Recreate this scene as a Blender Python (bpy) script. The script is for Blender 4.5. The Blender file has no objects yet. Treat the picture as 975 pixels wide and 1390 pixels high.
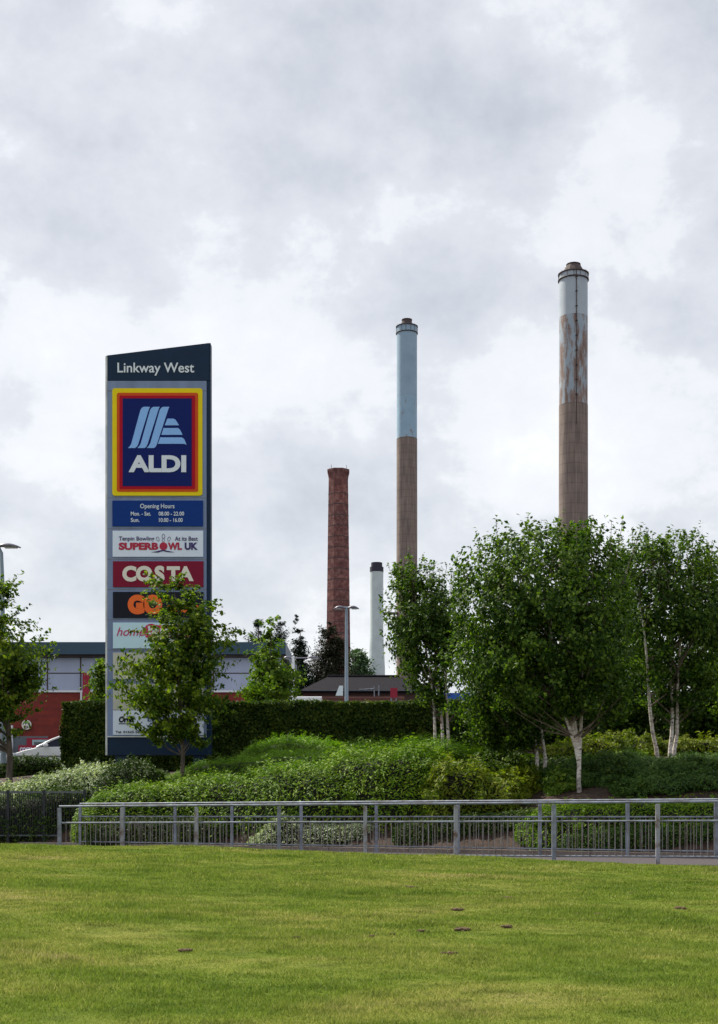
import bpy, math
import numpy as np
rng = np.random.default_rng(7)
scene = bpy.context.scene
COL = scene.collection
F = 1800.0; CX = 487.5; HY = 1083.0; CZ = 1.6

def P(x, y, Y):
    """photo point at distance Y -> metres"""
    return np.array([(x-CX)*Y/F, Y, CZ+(HY-y)*Y/F])
def R(d): return math.radians(d)

# ------------------------------------------------------------ terrain
def YA(X): return 25.08-.318*X                 # near railing line
def YB(X): return 26.3+(5.32-X)*.68            # far railing line
def zpath(X): return .385+.009*np.clip(X, -12, 12)
def sm(t):
    t = np.clip(t, 0, 1); return t*t*(3-2*t)
def wob(X, Y, s, seed=0):
    a = seed*1.7
    return (np.sin(X*s+a+1.3*np.sin(Y*s*.7+a))+np.sin(Y*s*1.13+2.1+a+1.1*np.sin(X*s*.8))+np.sin((X+Y)*s*.61+a*2))/3
def terr(X, Y):
    X = np.asarray(X, float); Y = np.asarray(Y, float)
    zc = np.interp(X, [-30, -6.2, -3, 1.7, 6.2, 12], [.82, .773, .735, .58, .44, .45])
    ye = YA(X)-.75
    ycr = np.minimum(22.9, ye-.8)
    lawn = zc*np.clip(Y/ycr, -.5, 1)**1 + .018*wob(X, Y, 1.1)+.010*wob(X, Y, 3.1, 2)
    drop = sm((Y-ycr)/(ye-ycr))
    z = lawn*(1-drop)+(zpath(X)-.015)*drop
    d = (Y-YB(X))*.827
    dd = np.clip(d-.25, 0, None)
    m = 2.42*(1-np.exp(-dd/3.1))*sm(dd/.8+.15)
    m = np.where(d > .25, m+.05*wob(X, Y, 1.9, 3)*sm(d/2), 0)
    m = m-.32*sm((Y-45)/4)
    return np.where(Y > ye, zpath(X)-.015+m, z)

# ------------------------------------------------------------ objects
ORG = {}
def empty(name, loc, label, cat, group=None):
    o = bpy.data.objects.new(name, None); COL.objects.link(o)
    o.location = [float(v) for v in loc]; o.empty_display_size = .2
    tag(o, label, cat, group); ORG[o] = np.array(loc, float); return o
def tag(o, label=None, cat=None, group=None, kind=None):
    if label: o['label'] = label
    if cat: o['category'] = cat
    if group: o['group'] = group
    if kind: o['kind'] = kind
    return o
def link(name, me, m, parent=None):
    o = bpy.data.objects.new(name, me); COL.objects.link(o)
    if m is not None: me.materials.append(m)
    if parent is not None:
        o.parent = parent; ORG[o] = ORG[parent]
    else: ORG[o] = np.zeros(3)
    return o
class MB:
    def __init__(s): s.v = []; s.f = []; s.n = 0; s.sm = []
    def add(s, V, Fc, smooth=False):
        V = np.asarray(V, float)
        for f in Fc: s.f.append([i+s.n for i in f]); s.sm.append(smooth)
        s.v.append(V); s.n += len(V); return s
    def box(s, a, b):
        x0, y0, z0 = a; x1, y1, z1 = b
        x0, x1 = min(x0, x1), max(x0, x1); y0, y1 = min(y0, y1), max(y0, y1); z0, z1 = min(z0, z1), max(z0, z1)
        V = [(x0,y0,z0),(x1,y0,z0),(x1,y1,z0),(x0,y1,z0),(x0,y0,z1),(x1,y0,z1),(x1,y1,z1),(x0,y1,z1)]
        return s.add(V, [(0,3,2,1),(4,5,6,7),(0,1,5,4),(1,2,6,5),(2,3,7,6),(3,0,4,7)])
    def tube(s, pts, rad, n=8, cap=True, smooth=True, ph=0):
        pts = np.asarray(pts, float)
        if np.isscalar(rad): rad = [rad]*len(pts)
        V = []
        for i, p in enumerate(pts):
            t = pts[min(i+1, len(pts)-1)]-pts[max(i-1, 0)]
            t = t/(np.linalg.norm(t)+1e-9)
            up = np.array([0,0,1.]) if abs(t[2]) < .9 else np.array([0,1.,0])
            a = np.cross(up, t); a /= np.linalg.norm(a)+1e-9; b = np.cross(t, a)
            for k in range(n):
                th = 2*math.pi*k/n+ph
                V.append(p+rad[i]*(a*math.cos(th)+b*math.sin(th)))
        Fc = []
        for i in range(len(pts)-1):
            for k in range(n):
                Fc.append((i*n+k, i*n+(k+1)%n, (i+1)*n+(k+1)%n, (i+1)*n+k))
        s.add(V, Fc, smooth)
        if cap:
            s.add(V[:n][::-1], [tuple(range(n))]); s.add(V[-n:], [tuple(range(n))])
        return s
    def lathe(s, c, prof, n=32, ph=0, smooth=True):
        """prof: list of (r, z) round the vertical axis at c"""
        V = []
        for r, z in prof:
            for k in range(n):
                th = 2*math.pi*k/n+ph
                V.append((c[0]+r*math.cos(th), c[1]+r*math.sin(th), z))
        Fc = []
        for i in range(len(prof)-1):
            for k in range(n):
                Fc.append((i*n+k, i*n+(k+1)%n, (i+1)*n+(k+1)%n, (i+1)*n+k))
        s.add(V, Fc, smooth)
        s.add(V[-n:], [tuple(range(n))]); return s
    def plate(s, poly, Y, t=.02):
        """poly: list of (X,Z) outline, front face at Y, thickness t away from the viewer"""
        n = len(poly)
        ar = sum(poly[i][0]*poly[(i+1)%n][1]-poly[(i+1)%n][0]*poly[i][1] for i in range(n))
        if ar < 0: poly = poly[::-1]
        V = [(x, Y, z) for x, z in poly]+[(x, Y+t, z) for x, z in poly]
        Fc = [tuple(range(n)), tuple(range(2*n-1, n-1, -1))]+[(i, i+n, (i+1)%n+n, (i+1)%n) for i in range(n)]
        return s.add(V, Fc)
    def build(s, name, m, parent=None, bevel=0):
        V = np.concatenate(s.v)
        if parent is not None: V = V-ORG[parent]
        me = bpy.data.meshes.new(name)
        me.from_pydata([tuple(map(float, v)) for v in V], [], s.f)
        me.polygons.foreach_set('use_smooth', s.sm); me.update()
        o = link(name, me, m, parent)
        if bevel:
            b = o.modifiers.new('bevel', 'BEVEL'); b.width = bevel; b.segments = 2; b.limit_method = 'ANGLE'
        return o
def tri_obj(name, V, T, rnd, m, parent=None):
    V = np.asarray(V, np.float32)
    if parent is not None: V = (V-ORG[parent]).astype(np.float32)
    me = bpy.data.meshes.new(name)
    me.vertices.add(len(V)); me.vertices.foreach_set('co', V.ravel())
    me.loops.add(T.size); me.loops.foreach_set('vertex_index', T.astype(np.int32).ravel())
    me.polygons.add(len(T)); me.polygons.foreach_set('loop_start', np.arange(0, T.size, 3, dtype=np.int32))
    me.update(calc_edges=True)
    a = me.attributes.new('rnd', 'FLOAT', 'POINT'); a.data.foreach_set('value', rnd.astype(np.float32))
    return link(name, me, m, parent)
def leaves(C, nrm, size, aspect=.6, droop=.25, spread=1.0):
    """leaf blades at C, facing roughly nrm; returns verts, tris, rnd"""
    n = len(C)
    N = nrm+rng.normal(0, .6*spread, (n, 3)); N /= np.linalg.norm(N, axis=1)[:, None]+1e-9
    D = rng.normal(0, 1, (n, 3)); D[:, 2] -= droop*2
    D -= (D*N).sum(1)[:, None]*N; D /= np.linalg.norm(D, axis=1)[:, None]+1e-9
    S = np.cross(N, D)
    L = (size*rng.uniform(.6, 1.25, n))[:, None]; W = L*aspect*.5
    b = C-D*L*.5; t = C+D*L*.5
    mid = C-D*L*.08
    l = mid-S*W+N*W*.35; r = mid+S*W+N*W*.35
    V = np.stack([b, l, t, r], 1).reshape(-1, 3)
    i = np.arange(n)[:, None]*4
    T = np.concatenate([i+np.array([0, 2, 1]), i+np.array([0, 3, 2])], 0)
    return V, T, np.repeat(rng.random(n), 4)

# ------------------------------------------------------------ materials
def new_mat(name):
    m = bpy.data.materials.new(name); m.use_nodes = True
    nt = m.node_tree; nt.nodes.clear()
    out = nt.nodes.new('ShaderNodeOutputMaterial'); b = nt.nodes.new('ShaderNodeBsdfPrincipled')
    nt.links.new(b.outputs[0], out.inputs[0])
    return m, nt, b, out
def ramp(nt, fac, stops, interp='LINEAR'):
    r = nt.nodes.new('ShaderNodeValToRGB'); r.color_ramp.interpolation = interp
    e = r.color_ramp.elements
    while len(e) > 1: e.remove(e[0])
    e[0].position = stops[0][0]; e[0].color = (*stops[0][1], 1)
    for p, c in stops[1:]:
        q = e.new(p); q.color = (*c, 1)
    nt.links.new(fac, r.inputs[0]); return r.outputs[0]
def noise(nt, scale, detail=4, coord='Object', sc=(1,1,1), rough=.55, dist=0, loc=(0,0,0)):
    tc = nt.nodes.new('ShaderNodeTexCoord'); mp = nt.nodes.new('ShaderNodeMapping')
    mp.inputs['Scale'].default_value = sc; mp.inputs['Location'].default_value = loc
    nt.links.new(tc.outputs[coord], mp.inputs[0])
    n = nt.nodes.new('ShaderNodeTexNoise'); n.inputs['Scale'].default_value = scale
    n.inputs['Detail'].default_value = detail; n.inputs['Roughness'].default_value = rough
    n.inputs['Distortion'].default_value = dist
    nt.links.new(mp.outputs[0], n.inputs['Vector']); return n.outputs[0]
def mixc(nt, fac, a, b, mode='MIX'):
    m = nt.nodes.new('ShaderNodeMix'); m.data_type = 'RGBA'; m.blend_type = mode
    if isinstance(fac, float): m.inputs[0].default_value = fac
    else: nt.links.new(fac, m.inputs[0])
    for k, v in ((6, a), (7, b)):
        if isinstance(v, tuple): m.inputs[k].default_value = (*v, 1)
        else: nt.links.new(v, m.inputs[k])
    return m.outputs[2]
def bump(nt, b, h, strength=.3, dist=.02):
    n = nt.nodes.new('ShaderNodeBump'); n.inputs['Strength'].default_value = strength; n.inputs['Distance'].default_value = dist
    nt.links.new(h, n.inputs['Height']); nt.links.new(n.outputs[0], b.inputs['Normal'])
def pm(name, col, rough=.6, metal=0, var=.15, scale=3, col2=None, bmp=0, sc=(1,1,1), lo=.35, hi=.65, spec=.4):
    m, nt, b, _ = new_mat(name)
    c2 = col2 if col2 else tuple(max(0, c*(1-var)) for c in col)
    c1 = col if col2 else tuple(c*(1+var*.4) for c in col)
    f = noise(nt, scale, 6, sc=sc)
    nt.links.new(ramp(nt, f, [(lo, c2), (hi, c1)]), b.inputs['Base Color'])
    b.inputs['Roughness'].default_value = rough; b.inputs['Metallic'].default_value = metal
    b.inputs['Specular IOR Level'].default_value = spec
    if bmp: bump(nt, b, noise(nt, scale*6, 4, sc=sc), bmp, .02)
    return m
def leafm(name, stops, trans=.35, rough=.55, patch=1.2, spec=.16):
    m, nt, b, out = new_mat(name)
    at = nt.nodes.new('ShaderNodeAttribute'); at.attribute_name = 'rnd'
    ns = noise(nt, patch, 3)
    ad = nt.nodes.new('ShaderNodeMath'); ad.operation = 'MULTIPLY_ADD'; ad.inputs[1].default_value = .55; ad.inputs[2].default_value = -.05
    nt.links.new(at.outputs['Fac'], ad.inputs[0])
    ad2 = nt.nodes.new('ShaderNodeMath'); ad2.operation = 'ADD'
    n2 = nt.nodes.new('ShaderNodeMath'); n2.operation = 'MULTIPLY'; n2.inputs[1].default_value = .6
    nt.links.new(ns, n2.inputs[0]); nt.links.new(ad.outputs[0], ad2.inputs[0]); nt.links.new(n2.outputs[0], ad2.inputs[1])
    c = ramp(nt, ad2.outputs[0], stops)
    nt.links.new(c, b.inputs['Base Color'])
    b.inputs['Roughness'].default_value = rough; b.inputs['Specular IOR Level'].default_value = spec
    tr = nt.nodes.new('ShaderNodeBsdfTranslucent')
    tc = mixc(nt, 1.0, c, (1.38, 1.62, .42), 'MULTIPLY'); nt.links.new(tc, tr.inputs[0])
    mx = nt.nodes.new('ShaderNodeMixShader'); mx.inputs[0].default_value = trans
    nt.links.new(b.outputs[0], mx.inputs[1]); nt.links.new(tr.outputs[0], mx.inputs[2])
    nt.links.new(mx.outputs[0], out.inputs[0]); return m

M = {}
M['navy'] = pm('navy_paint', (.005,.022,.062), .5, var=.1, spec=.2)
M['white_text'] = pm('white_vinyl', (.70,.75,.88), .5, var=.05)
M['alu'] = pm('grey_sign_panel', (.195,.25,.42), .5, var=.16, scale=3, sc=(1,1,.12), spec=.2)
M['alu_edge'] = pm('sign_edge_trim', (.62,.63,.66), .45, var=.25, scale=2)
M['yellow'] = pm('yellow_vinyl', (.80,.62,.01), .45, var=.04, spec=.12)
M['orange'] = pm('orange_vinyl', (.62,.085,.015), .45, var=.04, spec=.12)
M['red'] = pm('red_vinyl', (.42,.003,.02), .45, var=.04, spec=.12)
M['aldi_blue'] = pm('dark_blue_vinyl', (.002,.012,.13), .4, var=.04, spec=.12)
M['logo_blue'] = pm('light_blue_vinyl', (.24,.47,.95), .5, var=.04)
M['hours_blue'] = pm('mid_blue_vinyl', (.002,.035,.22), .4, var=.04, spec=.12)
M['panel_white'] = pm('white_sign_face', (.70,.77,.95), .45, var=.03)
M['purple'] = pm('purple_vinyl', (.035,.02,.14), .5, var=.04)
M['crimson'] = pm('crimson_vinyl', (.42,.008,.05), .5, var=.04)
M['costa'] = pm('maroon_vinyl', (.21,.008,.035), .45, var=.05, spec=.12)
M['cream'] = pm('cream_vinyl', (.74,.70,.64), .5, var=.04)
M['black'] = pm('black_vinyl', (.012,.013,.025), .5, var=.05, spec=.12)
M['gorange'] = pm('bright_orange_vinyl', (.85,.13,.008), .5, var=.04)
M['pale_blue'] = pm('pale_blue_vinyl', (.55,.76,.90), .45, var=.04)
M['magenta'] = pm('magenta_vinyl', (.55,.005,.12), .5, var=.04)
M['beige'] = pm('beige_blank_panel', (.52,.52,.46), .5, var=.08)
M['galv'] = pm('galvanised_steel', (.25,.285,.355), .6, .2, scale=5, col2=(.13,.135,.155), bmp=.05)
M['galv_rust'] = pm('rusting_galvanised_steel', (.28,.29,.33), .6, .15, scale=5, col2=(.13,.075,.055), lo=.34, hi=.52, bmp=.1)
M['bars'] = pm('weathered_railing_bars', (.22,.22,.23), .6, .2, scale=4, col2=(.13,.10,.085))
M['blackmetal'] = pm('black_coated_steel', (.012,.016,.022), .45, var=.2)
M['soil'] = pm('bark_mulch', (.060,.034,.022), .9, scale=9, col2=(.022,.013,.010), bmp=.8)
M['tarmac'] = pm('path_tarmac', (.085,.072,.078), .9, scale=14, col2=(.05,.043,.047), bmp=.3)
M['trunk'] = pm('grey_brown_bark', (.15,.12,.095), .9, scale=7, col2=(.06,.048,.038), sc=(1,1,.25), bmp=.6)
M['twig'] = pm('birch_twigs', (.22,.17,.145), .8, scale=5, col2=(.09,.06,.05))
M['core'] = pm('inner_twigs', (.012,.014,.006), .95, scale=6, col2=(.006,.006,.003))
# birch bark
m, nt, b, _ = new_mat('birch_bark')
f = noise(nt, 7, 6, sc=(1,1,2.4), rough=.7, dist=.6); f2 = noise(nt, 2.6, 3, loc=(3,1,0))
c = ramp(nt, f, [(.36, (.05,.035,.03)), (.43, (.42,.36,.33)), (.55, (.68,.64,.61))])
c = mixc(nt, ramp(nt, f2, [(.42, (0,0,0)), (.62, (1,1,1))]), c, (.36,.24,.19), 'MIX')
c2 = mixc(nt, .55, c, ramp(nt, f, [(.36, (.05,.035,.03)), (.43, (.42,.36,.33)), (.55, (.70,.66,.63))]))
nt.links.new(c2, b.inputs['Base Color']); b.inputs['Roughness'].default_value = .75; bump(nt, b, f, .3)
M['birch'] = m
# foliage
M['l_birch'] = leafm('birch_leaves', [(.15,(.007,.020,.004)), (.45,(.029,.070,.011)), (.74,(.125,.195,.026))], .36)
M['l_lime'] = leafm('lime_tree_leaves', [(.15,(.012,.034,.005)), (.45,(.046,.094,.011)), (.78,(.20,.26,.022))], .38)
M['l_light'] = leafm('light_green_leaves', [(.15,(.035,.080,.010)), (.5,(.09,.16,.020)), (.8,(.18,.25,.03))], .35)
M['l_conifer'] = leafm('conifer_needles', [(.2,(.008,.020,.013)), (.8,(.028,.048,.028))], .1, .6)
M['l_conifer_b'] = leafm('brownish_conifer_needles', [(.2,(.014,.020,.012)), (.8,(.045,.044,.026))], .1, .6)
M['l_far'] = leafm('far_tree_leaves', [(.2,(.05,.095,.05)), (.8,(.10,.17,.09))], .2)
M['l_hedge'] = leafm('beech_hedge_leaves', [(.15,(.010,.026,.004)), (.5,(.032,.070,.009)), (.85,(.12,.15,.016))], .30)
M['l_hebe'] = leafm('hebe_leaves', [(.15,(.028,.072,.005)), (.5,(.11,.215,.010)), (.85,(.25,.34,.022))], .30)
M['l_grassy'] = leafm('grassy_shrub_leaves', [(.15,(.04,.10,.006)), (.5,(.12,.24,.012)), (.85,(.23,.36,.03))], .35)
M['l_varieg'] = leafm('variegated_leaves', [(.28,(.06,.10,.03)), (.48,(.24,.31,.14)), (.64,(.55,.60,.44))], .25)
M['l_dark'] = leafm('dark_shrub_leaves', [(.15,(.012,.032,.005)), (.5,(.028,.062,.009)), (.85,(.10,.15,.02))], .25)
M['l_yellow'] = leafm('yellow_green_leaves', [(.15,(.04,.075,.008)), (.5,(.12,.17,.014)), (.82,(.26,.28,.03))], .35)
M['l_juniper'] = leafm('juniper_sprays', [(.15,(.014,.040,.008)), (.5,(.036,.085,.014)), (.85,(.10,.165,.024))], .2, .6)

# ------------------------------------------------------------ ground
def grass_color(nt, rnd=None):
    f = noise(nt, .7, 7, sc=(.6,1.3,1), dist=.4, rough=.62); f2 = noise(nt, 3.6, 5, sc=(.7,1.3,1))
    a = ramp(nt, f, [(.28, (.130,.210,.022)), (.46, (.200,.280,.035)), (.60, (.29,.33,.065)), (.74, (.42,.38,.15))])
    bb = ramp(nt, f2, [(.3, (.60,.64,.55)), (.5, (1,1,1)), (.72, (1.25,1.15,1.35))])
    c = mixc(nt, 1.0, a, bb, 'MULTIPLY')
    if rnd is not None:
        c = mixc(nt, 1.0, c, ramp(nt, rnd, [(0, (.55,.62,.5)), (.6, (1,1,1)), (.9, (1.15,1.1,1.2)), (1, (1.7,1.35,2.6))]), 'MULTIPLY')
    return c
m, nt, b, _ = new_mat('lawn_turf')
nt.links.new(mixc(nt, 1.0, grass_color(nt), (.56,.54,.50), 'MULTIPLY'), b.inputs['Base Color']); b.inputs['Roughness'].default_value = .95
b.inputs['Specular IOR Level'].default_value = .1
bump(nt, b, noise(nt, 40, 5), .8, .03); M['lawn'] = m
m, nt, b, out = new_mat('grass_blades')
at = nt.nodes.new('ShaderNodeAttribute'); at.attribute_name = 'rnd'
c = grass_color(nt, at.outputs['Fac']); nt.links.new(c, b.inputs['Base Color'])
b.inputs['Roughness'].default_value = .6; b.inputs['Specular IOR Level'].default_value = .2
tr = nt.nodes.new('ShaderNodeBsdfTranslucent'); nt.links.new(c, tr.inputs[0])
mx = nt.nodes.new('ShaderNodeMixShader'); mx.inputs[0].default_value = .4
nt.links.new(b.outputs[0], mx.inputs[1]); nt.links.new(tr.outputs[0], mx.inputs[2]); nt.links.new(mx.outputs[0], out.inputs[0])
M['grass'] = m

def grid_obj(name, xs, ys, zf, m, yf=None):
    X, Yg = np.meshgrid(xs, ys)
    if yf is not None: X, Yg = yf(X, Yg)
    Z = zf(X, Yg)
    V = np.stack([X, Yg, Z], -1).reshape(-1, 3)
    nx = len(xs); ny = len(ys)
    i = np.arange(nx-1)[None, :]+np.arange(ny-1)[:, None]*nx
    i = i.reshape(-1, 1)
    T = np.concatenate([i+np.array([0, 1, nx+1]), i+np.array([0, nx+1, nx])], 0)
    o = tri_obj(name, V, T, np.zeros(len(V)), m)
    o.data.polygons.foreach_set('use_smooth', np.ones(len(T), bool)); return o
far = np.array([30, 40, 60, 100, 200, 500, 1200, 3500.])
xs = np.concatenate([-far[::-1], np.arange(-24, 24.1, .4), far])
ys = np.concatenate([[-3000, -800, -200, -50, -10], np.arange(-4, 60.1, .4), [65, 75, 100, 150, 250, 500, 1200, 3500]])
g = grid_obj('ground', xs, ys, lambda X, Y: terr(X, Y)-.004, M['soil'])
tag(g, kind='structure')
# lawn: t in 0..1 from the viewer to the path edge
tt = np.concatenate([[-80, -30, -10, -3], np.linspace(0, 1, 90)])
lx = np.concatenate([[-120, -60, -35], np.arange(-24, 24.1, .3), [35, 60, 120]])
lw = grid_obj('lawn', lx, tt, lambda X, Y: terr(X, Y)+.006, M['lawn'], lambda X, T: (X, 2+T*(YA(X)-.78-2)))
tag(lw, kind='structure')
def pathmap(X, T):
    y0 = YA(X)-.74; y1 = np.maximum(YB(X)+.15, y0+2.0); return X, y0+T*(y1-y0)
pt = grid_obj('path', lx, np.linspace(0, 1, 16), lambda X, Y: zpath(X)-.008+0*Y, M['tarmac'], pathmap); tag(pt, kind='structure')
# asphalt of the retail park, up on the plateau
m_ = pm('car_park_asphalt', (.06,.06,.062), .9, scale=3, bmp=.2)
cp = grid_obj('car_park', np.array([-80, -20, 0, 20, 80.]), np.array([49., 60, 80, 120]), lambda X, Y: 2.63+0*X, m_); tag(cp, kind='structure')
# kerb edging at the planting
kb = MB()
for X in np.arange(-16, 9, 1.0):
    kb.box((X, YB(X)+.05-.34, zpath(X)-.05), (X+.985, YB(X)+.13-.34, zpath(X)+.07))
KV = []
kb = MB()
for X in np.arange(-16, 12, .9):
    a = np.array([X, YB(X)+.17]); c = np.array([X+.89, YB(X+.89)+.17]); nrm_ = np.array([.56, .83])*.10
    z0 = zpath(X)-.1; z1 = zpath(X)+.09
    V = [(*a, z0), (*c, z0), (*(c+nrm_), z0), (*(a+nrm_), z0), (*a, z1), (*c, z1), (*(c+nrm_), z1), (*(a+nrm_), z1)]
    kb.add(V, [(0,3,2,1),(4,5,6,7),(0,1,5,4),(1,2,6,5),(2,3,7,6),(3,0,4,7)])
k = kb.build('kerb', pm('kerb_concrete', (.24,.20,.18), .9, scale=6, bmp=.3)); tag(k, kind='structure')

# grass blades
def blades():
    Vs = []; Rs = []
    bands = [(6.5, 9, 6800, .036, .0042), (9, 12, 5200, .038, .0052), (12, 16, 3600, .042, .0070), (16, 20, 2600, .046, .009), (20, 27.5, 1900, .05, .011)]
    for y0, y1, dens, h, w in bands:
        wmax = y1*.30+3.6
        n = int((y1-y0)*2*wmax*dens)
        Y = rng.uniform(y0, y1, n); X = rng.uniform(-wmax, wmax, n)
        k = (np.abs(X) < Y*.285+3.6) & (Y < YA(X)-.76)
        X = X[k]; Y = Y[k]; n = len(X)
        tuft = .75+.45*wob(X, Y, 2.3, 1)+.25*wob(X, Y, 9.0, 4)
        H = h*rng.uniform(.35, 1.15, n)*np.clip(tuft, .3, 1.5)
        W = w*rng.uniform(.6, 1.3, n)
        th = rng.uniform(0, 2*np.pi, n); ln = rng.uniform(.15, .9, n)*H; la = rng.uniform(0, 2*np.pi, n)
        Z = terr(X, Y)+.003
        a = np.stack([X-np.cos(th)*W, Y-np.sin(th)*W, Z], 1); c = np.stack([X+np.cos(th)*W, Y+np.sin(th)*W, Z], 1)
        t = np.stack([X+np.cos(la)*ln, Y+np.sin(la)*ln, Z+H], 1)
        Vs.append(np.stack([a, c, t], 1).reshape(-1, 3)); Rs.append(np.repeat(rng.random(n), 3))
    V = np.concatenate(Vs); T = np.arange(len(V)).reshape(-1, 3)
    o = tri_obj('grass', V, T, np.concatenate(Rs), M['grass'])
    tag(o, 'short yellow-green mown grass covering the sloping lawn', 'grass', kind='stuff')
blades()
# soil clods
def ico(sub=2):
    import bmesh
    bm = bmesh.new(); bmesh.ops.create_icosphere(bm, subdivisions=sub, radius=1)
    V = np.array([v.co[:] for v in bm.verts]); Fc = [tuple(v.index for v in f.verts) for f in bm.faces]
    bm.free(); return V, Fc
IV, IF = ico(3)
clods = [(250,1293,26,'soil clump nearest the left, lying alone low on the lawn'),(403,1275,13,'small soil clump left of the row of three'),
 (505,1273,13,'soil clump, leftmost of the row of three'),(533,1270,12,'low soil clump in the middle of the row of three'),(572,1266,17,'soil clump, rightmost of the row of three'),
 (620,1237,24,'flat soil clump up the slope behind the row of three'),(628,1264,34,'long spread soil clump right of the row of three'),(688,1260,24,'soil clump at the right end of the long spread one'),
 (688,1221,28,'low wide soil clump farthest up the lawn right of centre'),(785,1243,13,'left one of a close pair of soil clumps'),(812,1243,16,'right one of a close pair of soil clumps'),
 (857,1214,9,'tiny soil clump high on the lawn at right'),(925,1235,28,'wide crumbly soil clump close to the right edge of the lawn'),(610,1297,26,'soil clump lowest on the lawn, below the long spread one'),(560,1206,22,'thin scatter of soil high on the lawn near the middle')]
for x, y, wpx, lab in clods:
    Y = 12.0
    for _ in range(40):
        X = (x-CX)*Y/F; z = float(terr(X, Y)); Y = Y+.5*((CZ-z)*F/(y-HY)-Y)
    X = (x-CX)*Y/F; z = float(terr(X, Y)); w = wpx*Y/F/2*.85
    mb = MB()
    V = IV.copy()*np.array([w*.6, w*.5, .014])*(1+.35*np.sin(IV[:, 0]*7+x)*np.sin(IV[:, 1]*6+x)+.15*np.sin(IV[:, 0]*17)*np.sin(IV[:, 1]*19))[:, None]+np.array([X, Y, float(terr(X, Y))+.008]); mb.add(V, IF, False)
    for q in range(26):
        big = q < 5
        ox, oy = np.clip(rng.normal(0, .34 if big else .42, 2), -.72, .72)*w*np.array([1, .8]); r = w*(rng.uniform(.22, .38) if big else rng.uniform(.05, .14))
        V = IV.copy(); dsp = 1+.30*np.sin(V[:, 0]*5+q)*np.sin(V[:, 1]*6+q*2)+.22*np.sin(V[:, 2]*9+V[:, 0]*11+q)+.12*np.sin(V[:, 1]*23+V[:, 0]*19)
        V = V*dsp[:, None]*np.array([r, r, r*(.38 if big else .7)])+np.array([X+ox, Y+oy, float(terr(X+ox, Y+oy))+.022])
        mb.add(V, IF, False)
    o = mb.build('soil_clod', pm('turned_soil', (.18,.12,.075), .95, scale=20, col2=(.08,.05,.03)) if 'soilm' not in M else M['soilm'])
    M['soilm'] = o.data.materials[0]
    tag(o, lab, 'soil clump', 'soil clumps on the lawn')

# ------------------------------------------------------------ railings
def railing(xs_img, line, s_of, name, label, posts_rust, hgt=1.1, overrun=.0):
    """posts from photo columns, on the line Y=line(X)"""
    pts = []
    for x in xs_img:
        Y = 26.
        for _ in range(60): Y = .5*Y+.5*line((x-CX)*Y/F)
        X = (x-CX)*Y/F; pts.append(np.array([X, Y, float(zpath(X))]))
    t = empty(name, pts[0], label, 'railing')
    gr = M['galv']
    for i, p in enumerate(pts):
        mb = MB(); w = .036
        top = hgt-.01 if not posts_rust else hgt-.03
        mb.box((p[0]-w, p[1]-w, p[2]-.25), (p[0]+w, p[1]+w, p[2]+top))
        mb.build('post', M['galv_rust'] if posts_rust and i % 3 != 1 else gr, t, bevel=.005)
    for a, c in zip(pts[:-1], pts[1:]):
        d = (c-a); L = np.linalg.norm(d); u = d/L
        A = a+u*.037; C = c-u*.037
        up = np.array([0, 0, 1.])
        MB().tube([A+up*(hgt-.33), C+up*(hgt-.33)], .017, 8).build('middle_rail', M['galv'], t)
        rr = MB().tube([A+up*.13, C+up*.13], .017, 8).build('bottom_rail', M['galv'], t)
        bmb = MB(); nb = int(L/.118)
        for k in range(1, nb):
            q = A+(C-A)*k/nb
            bmb.tube([q+up*.13, q+up*(hgt-.33)], .0075, 6, cap=False)
        bmb.build('bars', M['bars'], rr)
    for a, c in zip(pts[:-1], pts[1:]):
        MB().tube([a+np.array([0,0,hgt+.005]), c+np.array([0,0,hgt+.005])], .022, 10).build('top_rail', M['galv'], t)
    return t
railing([1340, 1190, 1040, 893, 752, 619, 496, 379, 267, 166, 81], YA, None, 'pedestrian_railing', 'near steel pedestrian railing with rust-stained posts along the lawn edge', True, 1.09)
railing([1360, 1230, 1100, 972, 852, 733, 622, 511, 409, 315, 238, 168, 109], YB, None, 'pedestrian_railing', 'far steel pedestrian railing with blue-grey posts in front of the planted bank', False, 1.12)
# black fence at the left
def black_fence():
    Y = 36.4; s = Y/F
    zb = P(0, 1142, Y)[2]; zt = P(0, 1074, Y)[2]
    t = empty('metal_fence', P(115, 1142, Y), 'black vertical-bar metal fence below the pale variegated shrub', 'fence')
    xsI = [115, 60, 11, -38, -87]
    for x in xsI:
        X = (x-CX)*s; MB().box((X-.04, Y-.03, zb-.2), (X+.04, Y+.03, zt+.03)).build('post', M['blackmetal'], t, bevel=.005)
    for a, c in zip(xsI[:-1], xsI[1:]):
        X1 = (a-CX)*s-.04; X0 = (c-CX)*s+.04
        MB().box((X0, Y-.02, zt-.05), (X1, Y+.02, zt)).build('top_rail', M['blackrail'], t)
        f = MB().box((X0, Y-.02, zb+.14), (X1, Y+.02, zb+.18)).build('bottom_rail', M['blackrail'], t)
        b_ = MB()
        n = 15
        for k in range(n): 
            X = X0+(X1-X0)*(k+.5)/n; b_.box((X-.009, Y-.009, zb+.18), (X+.009, Y+.009, zt-.05))
        b_.build('bars', M['blackmetal'], f)
M['blackrail'] = pm('weathered_dark_rail', (.10,.115,.13), .45, .2, scale=5)
black_fence()

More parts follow.
